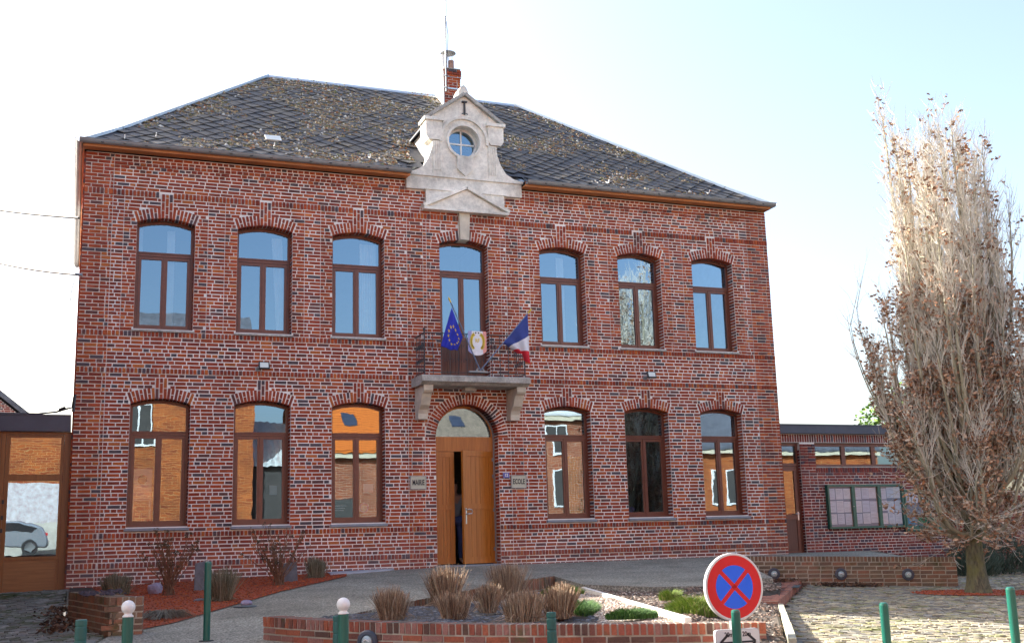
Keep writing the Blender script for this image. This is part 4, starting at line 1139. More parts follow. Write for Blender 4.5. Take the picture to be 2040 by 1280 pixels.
# ================================================================== ANNEX ON THE RIGHT
AY = 1.2
ann = thing("annex", "low flat-roofed brick annex with dark fascia and high windows right of the town hall", "annex", (11, AY, -.4))
AX1 = 13.62
q = MB(); q.box(XR + .03, AX1 + .5, AY - .16, AY - .02, 2.875, 3.075); q.box(XR + .03, AX1 + .5, AY - .175, AY - .02, 3.075, 3.10); q.obj("fascia", M['navy'], ann)
q = MB(); q.box(XR + .03, AX1 + .4, AY - .019, 7.5, 2.90, 3.08); q.obj("flat_roof", M['zinc'], ann)
q = MB()
DX0, DX1 = 7.98, 9.06; HX0, HX1 = 9.50, 13.2
q.box(XR + .03, DX0, AY, AY + .3, -.7, 2.875); q.box(DX1, HX0, AY, AY + .3, -.7, 2.66); q.box(HX0, AX1, AY, AY + .3, -.7, 2.05); q.box(HX1, AX1, AY, AY + .3, 2.05, 2.66); q.box(DX0, AX1, AY, AY + .3, 2.66, 2.875)
q.box(AX1 - .3, AX1, AY + .302, 7.3, -.7, 2.875)
aw = q.obj("front_wall", M['mortar'], ann)
ab = []
for a, b in row(DX0, AX1, 'ro', L=.2): ab.append((Vector(((a + b) / 2, AY, 2.765)), X3, Z3, NF, b - a, .19, .006))
k = 0; z = -.62
while z < 2.62:
    iv = [(XR + .05, DX0 - .005), (DX1 + .005, HX0 - .003 if z > 2.05 else AX1)]
    if z > 2.05: iv.append((HX1 + .01, AX1))
    band = 1.91 < z < 2.04
    if band: z_ = 1.975
    for u0, u1 in iv:
        if band and u1 > 10: 
            for a, b in row(HX0, u1, 'ro'): ab.append((Vector(((a + b) / 2, AY, 1.978)), X3, Z3, NF, b - a, .118, .02))
            for zz in (1.95, 2.02):
                for a, b in row(u0, HX0 - .012, 's' if zz < 2 else 'fl'): ab.append((Vector(((a + b) / 2, AY, zz)), X3, Z3, NF, b - a, .056, .01))
        elif not band or u1 < 9.0:
            for a, b in row(u0, u1, 's' if k % 2 else 'h', L=.215): ab.append((Vector(((a + b) / 2, AY, z)), X3, Z3, NF, b - a, .058, .010 + (.015 if u1 < 9.6 and u0 > 9 else 0)))
    if band: z = 2.09; k += 1
    else: z += .0715; k += 1
for k in range(38):
    z = -.2 + k * .0715
    if z < 2.63: ab.append((Vector((DX1, AY + .06, z)), Vector((0, 1, 0)), Z3, Vector((-1, 0, 0)), .1, .058, .006))
lay(aw, ab, M['brickB'], M['brickB1'], 300)
# door
f = MB(); ya, yb = AY + .10, AY + .17
f.box(DX0, DX0 + .05, ya, yb, -.08, 2.65); f.box(DX1 - .05, DX1, ya, yb, -.08, 2.65); f.box(DX0 + .05, DX1 - .05, ya, yb, 2.58, 2.65); f.box(DX0 + .05, DX1 - .05, ya - .01, yb, 2.09, 2.16)
af = f.obj("door_frame", M['wood'], ann)
f = MB(); a, b = DX0 + .055, DX1 - .055
for x0, x1 in ((a, a + .09), (b - .09, b)): f.box(x0, x1, ya + .01, yb - .01, -.07, 2.085)
for z0, z1 in ((1.97, 2.085), (.80, .92), (-.07, .05)): f.box(a + .09, b - .09, ya + .01, yb - .01, z0, z1)
ad = f.obj("door", M['wood'], ann)
f = MB(); f.box(a + .095, b - .095, ya + .025, yb - .025, .055, .795); f.obj("panel", M['oak_dk'], ad)
f = MB(); f.add([(a + .085, ya + .035, .915), (b - .085, ya + .035, .915), (b - .085, ya + .035, 1.975), (a + .085, ya + .035, 1.975)], [(0,1,2,3)]); f.obj("pane", M['glass'], ad, fixn=False)
f = MB(); f.add([(DX0 + .045, ya + .035, 2.155), (DX1 - .045, ya + .035, 2.155), (DX1 - .045, ya + .035, 2.585), (DX0 + .045, ya + .035, 2.585)], [(0,1,2,3)]); f.obj("pane", M['glass'], af, fixn=False)
f = MB(); f.box(b - .065, b - .03, ya - .0, ya + .01, .78, .98); f.tube([(b - .05, ya, .93), (b - .05, ya - .05, .93), (b - .16, ya - .055, .93)], .009, 6); f.obj("door_handle", M['steel'], ad)
# high windows
f = MB(); x0, x1 = HX0, HX1
f.box(x0, x1, ya, yb, 2.07, 2.13); f.box(x0, x1, ya, yb, 2.575, 2.655)
n = 4; xs = [x0 + (x1 - x0) * k / n for k in range(n + 1)]
for x in xs: f.box(max(x - .06, x0), min(x + .06, x1), ya, yb, 2.13, 2.575)
hf = f.obj("window", M['wood'], ann)
for k in range(n):
    f = MB(); f.add([(xs[k] + .05, ya + .03, 2.125), (xs[k + 1] - .05, ya + .03, 2.125), (xs[k + 1] - .05, ya + .03, 2.58), (xs[k] + .05, ya + .03, 2.58)], [(0,1,2,3)]); f.obj("pane", M['glass'], hf, fixn=False)
f = MB(); f.box(HX0, HX1, AY - .03, AY + .1, 2.045, 2.068); f.obj("sill", M['stone_dk'], hf)
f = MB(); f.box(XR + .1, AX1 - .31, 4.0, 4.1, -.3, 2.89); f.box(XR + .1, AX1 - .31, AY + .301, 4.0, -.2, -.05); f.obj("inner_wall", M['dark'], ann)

# notice board
nb = thing("notice_board", "green framed glazed notice board full of pale papers on the annex wall", "notice board", (11.6, AY - .1, 1.0))
BY = AY - .12
def nboard(xs, z0, z1, nm):
    f = MB()
    f.box(xs[0], xs[-1], BY, AY - .012, z0, z0 + .05); f.box(xs[0], xs[-1], BY, AY - .012, z1 - .05, z1)
    for x in xs: f.box(max(x - .045, xs[0]), min(x + .045, xs[-1]), BY, AY - .012, z0 + .05, z1 - .05)
    fr = f.obj("board_frame", M['green'], nb)
    f = MB(); f.box(xs[0] + .045, xs[-1] - .045, AY - .045, AY - .014, z0 + .051, z1 - .051); f.obj("backing", mat('backing_board', (.30,.36,.46), .9, .1, 3), nb)
    for i in range(len(xs) - 1):
        a, b = xs[i] + .046, xs[i + 1] - .046
        f = MB(); f.add([(a, BY + .02, z0 + .05), (b, BY + .02, z0 + .05), (b, BY + .02, z1 - .05), (a, BY + .02, z1 - .05)], [(0,1,2,3)]); f.obj("pane", M['glass_d'], nb, fixn=False)
        f = MB(); f.lathe([(.012, 0), (.010, .006)], (b + .02, BY, (z0 + z1) / 2), 8, ax='y'); f.obj("lock", M['steel'], nb)
        n = 3; w = (b - a) / n
        rows = ((z1 - .08, .30), (z1 - .40, .30), (z1 - .72, .28)) if xs[0] < 11 else ((z1 - .06, .28),)
        for c in range(n):
            for (zz, hh) in rows:
                zz += random.uniform(-.02, .02); ww = w * random.uniform(.86, .97); x0 = a + c * w + random.uniform(0, w - ww); hh *= random.uniform(.85, 1.02)
                if zz - hh < z0 + .06: hh = zz - z0 - .06
                PM = PAPER[random.randrange(len(PAPER))]
                f = MB(); y_ = AY - .05 - random.uniform(0, .006); f.box(x0, x0 + ww, y_, y_ + .002, zz - hh, zz); pp = f.obj("paper", PM, nb)
                f = MB(); l = zz - .03
                while l > zz - hh + .03:
                    if random.random() < .8: f.box(x0 + .02, x0 + ww * random.uniform(.5, .92), y_ - .0015, y_ - .0005, l - .0045, l)
                    l -= random.choice((.014, .014, .02, .03))
                if f.v: f.obj("printed_text", M['printgrey'], pp, kind='stuff', fixn=False)
M['printgrey'] = mat('grey_print', (.50,.52,.58), .8, .1, 9)
PAPER = [mat('paper_%s' % 'abcd'[i], c, .8, .05, 9) for i, c in enumerate(((.86,.88,.92), (.80,.84,.91), (.88,.88,.91), (.76,.82,.91)))]
nboard([9.71, 10.475, 11.26, 12.0], .545, 1.615, 'a')
nboard([12.02, 12.76, 13.5], .53, 1.48, 'b')
f = MB(); f.box(12.02, 13.52, BY - .01, AY - .012, .44, .528); f.obj("board_ledge", M['green'], nb)
f = MB(); f.box(12.42, 12.74, AY - .058, AY - .055, .62, .80); f.box(12.83, 13.3, AY - .058, AY - .055, .62, .76); f.obj("green_leaflet", mat('green_leaflet', (.05,.30,.16), .7, .2, 12), nb)
f = MB(); f.box(12.10, 12.38, AY - .058, AY - .055, .62, .78); f.obj("blue_leaflet", mat('blue_leaflet', (.15,.45,.70), .7, .2, 12), nb)
# ventilation / return pier and garden wall beyond
gw = thing("garden_wall", "weathered brick garden wall in the shade behind the oak", "wall", (15, 2.3, -.5))
q = MB(); q.box(AX1 + .03, 26, 2.0, 2.25, -.8, 1.4); q.box(AX1 + .02, AX1 + .55, 1.35, 1.98, -.8, 2.86); gww = q.obj("wall_core", M['mortarC'], gw)
gb = []
for k in range(46):
    z = -.7 + k * .0715
    if z < 1.37:
        for a, b in row(AX1 + .56, 19.5, 's' if k % 2 else 'fl'): gb.append((Vector(((a + b) / 2, 2.0, z)), X3, Z3, NF, b - a, .058, .010))
    for a, b in row(AX1 + .03, AX1 + .54, 's' if k % 2 else 'fl'): gb.append((Vector(((a + b) / 2, 1.35, z)), X3, Z3, NF, b - a, .058, .010))
lay(gww, gb, M['brickB'], M['brickB1'], 120)

# ================================================================== GROUND
def gz(x, y):
    if y > -13: return -1.0
    if y > -20: return lerp(-1.0, -1.17, (-13 - y) / 7)
    if y > -24: return -1.17
    if y > -32: return lerp(-1.17, .45, (-24 - y) / 8)
    return .45
M['asphalt'] = mat('asphalt', (.055,.055,.058), .9, .2, 1.5, .5, 60, fine=(60, .3))
gp = MB(); ys = [-400, -120, -60, -32, -30, -28, -26, -24, -22, -20, -18, -16, -13, 12, 14, 60, 400]; xs = [-400, -60, -20, -10, 0, 10, 20, 60, 400]
gv = []
for y in ys:
    for x in xs:
        gv.append((x, y, gz(x, y) if y < 12 else (-.9 if y < 13 else -.2)))
nx = len(xs)
gp.add(gv, [(j*nx+i, j*nx+i+1, (j+1)*nx+i+1, (j+1)*nx+i) for j in range(len(ys)-1) for i in range(nx-1)])
gp.obj("ground", M['asphalt'], kind='structure')

# concrete with exposed aggregate
mt, nt, p = new_mat('aggregate_concrete'); p.inputs['Roughness'].default_value = .85
n1 = noise(nt, 34, 3, .75); r1 = ramp(nt, [(.36, (.12,.108,.085)), (.5, (.26,.24,.195)), (.62, (.52,.48,.40))]); nt.links.new(n1.outputs['Fac'], r1.inputs[0])
n2 = noise(nt, .9, 6, .65); r2 = ramp(nt, [(.3, (.62,.62,.60)), (.7, (1.15,1.15,1.12))]); nt.links.new(n2.outputs['Fac'], r2.inputs[0])
c = mixc(nt, 1.0, r1.outputs[0], r2.outputs[0], 'MULTIPLY')
n3 = noise(nt, 1.6, 5, .7); r3 = ramp(nt, [(.56, (0,0,0)), (.72, (.55,.55,.55))]); nt.links.new(n3.outputs['Fac'], r3.inputs[0]); c = mixc(nt, r3.outputs[0], c, (.075,.085,.05))
nt.links.new(c, p.inputs['Base Color']); bump(nt, p, n1.outputs['Fac'], .8, .006); M['concrete'] = mt
TER = [(-7.66, .10), (XR + .3, .10), (XR + .3, AY), (10.6, AY), (8.50, -4.36), (6.66, -3.37), (5.0, -2.48), (4.72, -3.05), (3.62, -5.45), (3.25, -5.42), (1.9, -6.34), (.97, -6.07), (.17, -5.20), (.42, -3.44),
       (-.95, -4.41), (-2.63, -5.7), (-4.08, -7.0), (-4.55, -8.2), (-5.3, -8.85), (-5.45, -10), (-6.0, -14), (-9.0, -14), (-7.15, -7.38), (-7.66, -5.4)]
patch("terrace", TER, zt, M['concrete'], .45, skirt=.4)
M['mulch'] = mat('red_brick_chip_mulch', (.30,.055,.018), .9, .45, 9, .9, 60, fine=(38, .45))
MUL = [(-7.3, -.0), (-7.25, -5.35), (-6.83, -7.10), (-6.31, -6.52), (-5.49, -5.1), (-4.37, -3.21), (-2.81, -1.12), (-2.55, -.02)]
patch("mulch_bed", MUL, zt, M['mulch'], .3, off=.012)
q = MB(); cnt = 0
while cnt < 4200:
    x = random.uniform(-7.3, -2.6); y = random.uniform(-7, 0)
    if not in_poly(x, y, MUL): continue
    blob(q, (x, y, zt(x, y) + .016), random.uniform(.008, .02), .6); cnt += 1
M['chips'] = island_mat('red_chips', [(0, (.36,.065,.02)), (.4, (.24,.045,.018)), (.7, (.44,.11,.03)), (.9, (.14,.045,.02))], .9)
q.obj("mulch_chips", M['chips'], kind='stuff', fixn=False)

# setts ---------------------------------------------------------------------
SET = [(0, (.31,.27,.20)), (.15, (.24,.22,.17)), (.3, (.40,.34,.22)), (.45, (.27,.26,.22)), (.6, (.35,.31,.24)), (.72, (.19,.18,.16)), (.85, (.30,.29,.14)), (.94, (.45,.39,.27))]
M['sett'] = island_mat('cobble_sett', SET, .8, grime=.35, gscale=1.6, moss=((.13,.14,.05), .56, 1.3))
M['sett1'] = island_mat('cobble_sett_single', SET, .8, src='object', grime=.35, gscale=1.6, moss=((.13,.14,.05), .56, 1.3))
SETL = [(0, (.20,.20,.18)), (.3, (.14,.145,.12)), (.5, (.25,.24,.21)), (.7, (.14,.14,.105)), (.88, (.32,.31,.27))]
M['settL'] = island_mat('mossy_sett', SETL, .75, grime=.4, gscale=2, moss=((.06,.075,.03), .5, 2.0))
M['settL1'] = island_mat('mossy_sett_single', SETL, .75, src='object', grime=.4, gscale=2, moss=((.06,.075,.03), .5, 2.0))
M['joint'] = mat('sandy_joint', (.10,.095,.06), .95, .4, 3, .5, 50)
M['jointL'] = mat('mossy_joint', (.06,.07,.04), .95, .4, 3, .5, 50)
def setts(name, poly, zfn, ang, m1, m2, mj, sz, n_single, rect=1.0, arc=0.0):
    base = patch(name, poly, zfn, mj, .5, off=-.012)
    ca, sa = math.cos(ang), math.sin(ang); bl = []
    xs = [p[0] for p in poly]; ys = [p[1] for p in poly]; cx, cy = sum(xs) / len(xs), sum(ys) / len(ys)
    R = max(max(xs) - min(xs), max(ys) - min(ys)) * .8
    v = -R; r = 0
    while v < R:
        u = -R + random.uniform(0, sz)
        while u < R:
            w = sz * random.uniform(.85, 1.2) * rect; d = sz * random.uniform(.9, 1.05)
            vv = v + arc * (abs(((u / 1.1) % 1.0) - .5) - .25) 
            x = cx + (u + w / 2) * ca - vv * sa + random.uniform(-.006, .006); y = cy + (u + w / 2) * sa + vv * ca + random.uniform(-.006, .006)
            u += w + .006
            if not in_poly(x, y, poly): continue
            z = zfn(x, y); e = .3
            nn = Vector((-(zfn(x + e, y) - zfn(x - e, y)) / (2 * e), -(zfn(x, y + e) - zfn(x, y - e)) / (2 * e), 1)).normalized()
            nn = (nn + Vector((random.uniform(-.05, .05), random.uniform(-.05, .05), 0))).normalized()
            a2 = ang + random.uniform(-.08, .08); t = Vector((math.cos(a2), math.sin(a2), 0)); t = (t - nn * t.dot(nn)).normalized(); uu = nn.cross(t)
            dep = (Vector((x, y, z)) - CAM).dot(R_FWD)
            px_ = (Vector((x, y, z)) - CAM).dot(R_RIGHT) / max(dep, 1); py_ = (Vector((x, y, z)) - CAM).dot(R_UP) / max(dep, 1)
            if abs(px_) > .60 or py_ < -.40: continue
            bl.append((Vector((x, y, z)) + nn * random.uniform(-.004, .004), t, uu, nn, w - .004, d - .008, .004))
        v += sz + .004; r += 1
    lay(base, bl, m1, m2, n_single, name='cobble', depth=.03, jit=.006)
    return base
FORE = [(6.05, -3.05), (8.46, -4.55), (8.6, -4.2), (10.8, AY), (AX1 + .1, AY), (AX1 + .1, 2.0), (22, 2.0), (22, -16), (-1.6, -16), (-1.0, -13.2), (-.72, -12.1), (1.6, -8.7), (4.2, -5.3)]
setts("cobbled_forecourt", FORE, zk, -.50, M['sett'], M['sett1'], M['joint'], .088, 300, rect=1.2, arc=.10)
YARD = [(-13, .2), (-7.70, .10), (-7.70, -5.5), (-7.2, -7.45), (-9.0, -14), (-13, -14)]
setts("cobbled_yard", YARD, zt, 0.1, M['settL'], M['settL1'], M['jointL'], .11, 300, rect=1.2, arc=.10)

# ================================================================== LOW WALLS
def path_wall(nm, label, pts, ztop, courses_, th, ms, m1, mmort, n_single, rl=.105, flip=1, pitch=.0735, Lb=.22):
    """brick wall with a rowlock coping following a polyline; ztop(s) gives its top"""
    t = thing(nm, label, "garden wall", (pts[0][0], pts[0][1], ztop(0) - .5))
    P = [Vector((p[0], p[1], 0)) for p in pts]; L = [0]
    for a, b in zip(P[:-1], P[1:]): L.append(L[-1] + (b - a).length)
    T = L[-1]
    def F(s):
        s = min(max(s, 0), T - 1e-4); i = max(k for k in range(len(L) - 1) if L[k] <= s)
        d = (P[i + 1] - P[i]).normalized(); return P[i] + d * (s - L[i]), d
    core = MB(); n = max(2, int(T / .25)); H = rl + courses_ * pitch
    vs = []
    for k in range(n + 1):
        s = T * k / n; p, d = F(s); nn = Vector((d.y, -d.x, 0)) * flip; zt_ = ztop(s / T)
        for off, z in ((.008, zt_ - .008), (.008, zt_ - H - .3), (th - .008, zt_ - H - .3), (th - .008, zt_ - .008)):
            q_ = p - nn * off; vs.append((q_.x, q_.y, z))
    core.add(vs, [(4*k+i, 4*k+(i+1)%4, 4*(k+1)+(i+1)%4, 4*(k+1)+i) for k in range(n) for i in range(4)] + [(0,1,2,3), (4*n,4*n+1,4*n+2,4*n+3)])
    co = core.obj("wall_core", mmort, t); bl = []
    for a, b in row(0, T, 'ro', L=.2):
        p, d = F((a + b) / 2); nn = Vector((d.y, -d.x, 0)) * flip; zt_ = ztop((a + b) / 2 / T)
        p3 = Vector((p.x, p.y, zt_ - rl / 2)); bl.append((p3, d, Z3, nn, b - a, rl - .010, .002 + random.uniform(-.001, .002), th))
    for k in range(courses_):
        for a, b in row(0, T, 's' if k % 2 else 's', phase=.5 if k % 2 else 1, L=Lb):
            p, d = F((a + b) / 2); nn = Vector((d.y, -d.x, 0)) * flip; zt_ = ztop((a + b) / 2 / T)
            bl.append((Vector((p.x, p.y, zt_ - rl - (k + .5) * pitch - .003)), d, Z3, nn, b - a, pitch - .018, random.uniform(0, .002), .03))
    for e, s0 in ((-1, 0.0), (1, T)):          # end faces
        p, d = F(s0); nn = Vector((d.y, -d.x, 0)) * flip; zt_ = ztop(s0 / T)
        for k in range(courses_):
            for a, b in ((.012, th / 2 - .006), (th / 2 + .006, th - .012)) if k % 2 else ((.012, th - .012),):
                c = p - nn * ((a + b) / 2); bl.append((Vector((c.x, c.y, zt_ - rl - (k + .5) * pitch - .003)), nn, Z3, d * e, b - a, pitch - .013, .003, .02))
    lay(co, bl, ms, m1, n_single, depth=.03)
    return t
# curved front planter wall
fw_ = [(-5.53, -8.85), (-5.30, -9.35), (-5.00, -9.85), (-4.62, -10.38), (-4.20, -10.84), (-3.72, -11.26), (-3.15, -11.62), (-2.5, -11.95), (-1.85, -12.22), (-1.18, -12.49)]
path_wall("planter_wall", "curved brick planter wall with upright coping bricks along the street", fw_, lambda t: -.325 - .085 * t, 7, .24, M['brickD'], M['brickD1'], M['mortarC'], 300, rl=.115, flip=1)
path_wall("lamp_wall", "straight mossy brick wall with three round lamps in front of the annex", [(4.82, -2.53), (8.44, -4.50)], lambda t: .045 - .115 * t, 6, .22, M['brickC'], M['brickC1'], M['mortarC'], 260, flip=1, pitch=.0775)
path_wall("terrace_edging", "low dark upright-brick edging between the concrete ramp and the planter", [(-4.55, -7.75), (-4.08, -7.02), (-3.4, -6.35), (-2.63, -5.72), (-.95, -4.43), (.42, -3.46)], lambda t: zt(lerp(-4.55, .42, t), lerp(-7.9, -3.46, t)) + .012, 1, .11, M['brickC'], M['brickC1'], M['mortarC'], 120, rl=.20)
lp = path_wall("corner_planter", "low brick planter corner with mossy top in front of the porch", [(-7.63, -5.35), (-7.17, -7.38), (-6.78, -7.42)], lambda t: -.065 - .03 * t, 5, .30, M['brickC'], M['brickC1'], M['mortarC'], 150)
q = MB(); 
for k in range(60): blob(q, (random.uniform(-7.5, -6.95), random.uniform(-6.9, -5.2), -.07), random.uniform(.02, .05), .5)
tag(q.obj("withered_leaves", mat('dark_leaf_litter', (.05,.035,.045), .9, .4, 14), kind='stuff'), "dark withered leaves lying on the corner planter", "leaves")
patch("planter_soil", [(-7.62, -.0), (-7.62, -5.3), (-7.2, -7.2), (-6.85, -7.2), (-7.1, -5.3), (-7.25, 0)], lambda x, y: -.16 + .01 * y, mat('dark_soil', (.05,.035,.025), .95, .4, 8, .6, 40), .4)

# planter bed: soil, gravel, kerbs
BED = [(-4.6, -7.6), (-4.0, -6.6), (-2.5, -5.3), (-.8, -4.0), (.5, -3.0), (1.5, -5.4), (3.25, -5.0), (3.75, -5.5), (1.45, -8.80), (-.86, -12.3), (-1.32, -13.3), (-1.75, -13.5), (-1.28, -12.5), (-1.90, -12.12), (-3.2, -11.5), (-4.25, -10.7), (-5.05, -9.65), (-5.45, -8.9)]
def kside(x, y):
    a, b = Vector((1.50, -8.78)), Vector((-1.36, -13.2)); d = (b - a).normalized(); w = Vector((x, y)) - a
    return max(0, min(1, 1 - abs(w.x * d.y - w.y * d.x) / 1.0)) if y < -7.5 else 0
def zb_(x, y): return -.452 + .077 * max(0, min(1, (x + 2.9 - (y + 11) * .28) / 1.2)) - .05 * max(0, min(1, (-9.8 - y) / 1.6)) * max(0, min(1, (x + 3.6) / 1.5)) - max(0, -12.2 - y) * .10 - .15 * kside(x, y) + .06 * mnoise.noise(Vector((x * .9, y * .9, 2)))
M['soil'] = mat('bed_soil', (.065,.05,.038), .95, .4, 6, .8, 40)
patch("planter_bed", BED, zb_, M['soil'], .3)
KA, KB_ = Vector((.14, -5.25)), Vector((-1.80, -12.05))
def left_of_kerb(x, y): return (KB_.x - KA.x) * (y - KA.y) - (KB_.y - KA.y) * (x - KA.x)
def stones(name, n, test, r0, r1, m_, sq=.6, zo=.0):
    q = MB(); c_ = 0; tries = 0
    while c_ < n and tries < n * 30:
        tries += 1
        x = random.uniform(-5.3, 3.6); y = random.uniform(-13.2, -3.6)
        if not in_poly(x, y, BED) or not test(x, y): continue
        blob(q, (x, y, zb_(x, y) + zo), random.uniform(r0, r1), sq); c_ += 1
    return q.obj(name, m_, kind='stuff', fixn=False)
M['peb'] = island_mat('river_gravel', [(0, (.42,.32,.24)), (.2, (.55,.47,.38)), (.4, (.30,.22,.17)), (.6, (.60,.55,.48)), (.8, (.38,.27,.22)), (.92, (.22,.17,.14))], .8, grime=.1)
M['slatechip'] = island_mat('slate_chips', [(0, (.07,.075,.085)), (.4, (.11,.115,.13)), (.7, (.045,.045,.055)), (.9, (.20,.20,.21))], .55, grime=.1)
M['litter'] = island_mat('bark_and_leaf_litter', [(0, (.10,.07,.05)), (.3, (.16,.10,.07)), (.5, (.06,.045,.035)), (.7, (.24,.17,.13)), (.9, (.40,.34,.28))], .85, grime=.1)
isg = lambda x, y: left_of_kerb(x, y) < 0 and x > -2.4 + .16 * (y + 12)
side = left_of_kerb(-1.2, -8.0)
def west(x, y): return left_of_kerb(x, y) * side > 0
def gline(y): return lerp(-2.35, -.75, (y + 11.5) / 5.5)
def gravel(x, y): return west(x, y) and x > gline(y) + .12 * mnoise.noise(Vector((x * 2, y * 2, 0)))
tag(stones("gravel", 7000, gravel, .014, .030, M['peb']), "pinkish river gravel between the white kerb and the slate chips", "gravel")
tag(stones("slate_chips", 4200, lambda x, y: west(x, y) and not gravel(x, y), .018, .040, M['slatechip'], .35), "dark blue slate chips around the cut grasses", "slate chips")
tag(stones("bark_litter", 5500, lambda x, y: not west(x, y), .015, .038, M['litter'], .5), "dark bark and leaf litter right of the white kerb", "litter")
q = MB(); d = (KB_ - KA).normalized(); nrm = Vector((-d.y, d.x, 0)); 
q.obox(Vector(((KA.x + KB_.x) / 2, (KA.y + KB_.y) / 2, -.392)), (d.x, d.y, -.007), nrm, Z3, (KB_ - KA).length / 2, .035, .06)
tag(q.obj("white_kerb", mat('pale_kerb', (.72,.68,.62), .7, .1, 5)), "pale straight kerb strip lying across the planter", "kerb")
a, b = Vector((1.50, -8.78)), Vector((-1.36, -13.2)); d = (b - a).normalized(); nrm = Vector((-d.y, d.x, 0)); q = MB()
for k in range(3):
    c = a.lerp(b, (k + .5) / 3); q.obox((c.x, c.y, -.60), (d.x, d.y, -.01), nrm, Z3, (b - a).length / 6 - .006, .035, .10)
tag(q.obj("edging_kerb", mat('mossy_kerb', (.36,.35,.26), .85, .3, 5)), "grey-green concrete edging between the planter and the cobbles", "kerb")

# brick steps ----------------------------------------------------------------
sdv = Vector((1.30 - 5.40, -9.20 - 3.55 + 7.10, 0)); 
stp = thing("brick_steps", "two broad brick steps with a dark tread plate between lamp wall and planter", "steps", (3.5, -5.2, -.5))
def step(A, B, w, ztop, h, nm):
    A, B = Vector(A), Vector(B); d = (B - A).normalized(); wv = Vector((d.y, -d.x, 0)); 
    if wv.x > 0: wv = -wv
    q = MB(); c = (A + B) / 2 + wv * w / 2; q.obox((c.x, c.y, ztop - h / 2 - .006), d, wv, Z3, (B - A).length / 2 - .004, w / 2 - .004, h / 2)
    co = q.obj(nm, M['mortarC'], stp); bl = []; L = (B - A).length
    nr = int(w / .115)
    for a, b in row(0, L, 'ro', J=.008):
        pass
    x = 0
    while x < L - .05:
        e = min(x + .062, L)
        for r in range(nr):
            w0 = r * w / nr
            if r % 2 == 0 or True:
                p = A + d * ((x + e) / 2) + wv * (w0 + w / nr / 2); bl.append((Vector((p.x, p.y, ztop)), d, wv, Z3, e - x - .003, w / nr - .008, random.uniform(0, .004), .03))
        p = A + d * ((x + e) / 2); bl.append((Vector((p.x, p.y, ztop - h / 2)), d, Z3, -wv, e - x - .003, h - .02, .003, .03))
        x = e + .007
    k = 0; x = 0
    while x < w - .02:
        e = min(x + .215, w); p = B + wv * ((x + e) / 2); bl.append((Vector((p.x, p.y, ztop - h / 2)), wv, Z3, d, e - x - .01, h - .02, .003, .03)); x = e
    lay(co, bl, M['step'], M['step1'], 150, depth=.03)
BRS = [(0, (.36,.16,.11)), (.3, (.29,.13,.10)), (.6, (.42,.18,.12)), (.85, (.25,.13,.10))]
M['step'] = island_mat('step_brick', BRS, .8, grime=.3, moss=((.12,.11,.05), .62, 3)); M['step1'] = island_mat('step_brick_single', BRS, .8, src='object', grime=.3, moss=((.12,.11,.05), .62, 3))
step((5.95, -2.95, 0), (1.52, -8.70, 0), .62, -.455, .15, "lower_step")
step((5.35, -2.65, 0), (2.1, -7.0, 0), .45, -.315, .14, "upper_step")
q = MB(); q.obox((4.15, -5.35, -.448), Vector((1.52 - 5.95, -8.7 + 2.95, 0)).normalized(), Vector((-.79, .61, 0)), Z3, .45, .06, .004); q.obj("tread_plate", mat('dark_tread', (.03,.05,.05), .5, .1, 9), stp)

# round wall lamps -----------------------------------------------------------
M['bulb'] = mat('bulkhead_glass', (.42,.50,.50), .15, .25, 40)
def wall_lamp(c, nrm, label, group=None):
    t = thing("wall_lamp", label, "lamp", (0, 0, 0), group)
    q = MB(); q.lathe([(.10, 0), (.10, .02), (.088, .035), (.06, .038), (.058, .02), (.001, .02)], (0, 0, 0), 28, ax='y'); q.obj("housing", M['ring'], t, smooth=False)
    q = MB(); q.lathe([(.057, .02), (.05, .036), (.03, .045), (.001, .048)], (0, 0, 0), 20, ax='y'); q.obj("lens", M['bulb'], t, smooth=True)
    q = MB(); q.tube([(-.03, -.050, .0), (0, -.056, .02), (.03, -.05, 0)], .006, 5); q.obj("bulb_coil", M['white'], t)
    t.location = c; t.rotation_euler = (0, 0, math.atan2(nrm.x, -nrm.y)); t.scale = (1.15,) * 3; return t
M['ring'] = mat('blue_grey_ring', (.055,.065,.09), .5, .15, 12)
dl = (Vector((8.44, -4.50, 0)) - Vector((4.82, -2.53, 0))).normalized(); nl = Vector((dl.y, -dl.x, 0))
for s, lab in ((.645, "leftmost round lamp in the lamp wall, beside the brick steps"), (1.93, "middle one of the three round lamps in the lamp wall"), (3.20, "rightmost round lamp in the lamp wall, on mossy bricks")):
    p_ = Vector((4.82, -2.53, 0)) + dl * s; wall_lamp(Vector((p_.x, p_.y, -.300 - .115 * s / 4.1)) + nl * .004, nl, lab, "round lamps in the lamp wall")
nf2 = Vector((-.62, -.78, 0)).normalized(); wall_lamp(Vector((-4.66, -10.33, -.545)) + nf2 * .02, nf2, "round lamp low in the curved planter wall behind the white-ball bollard")

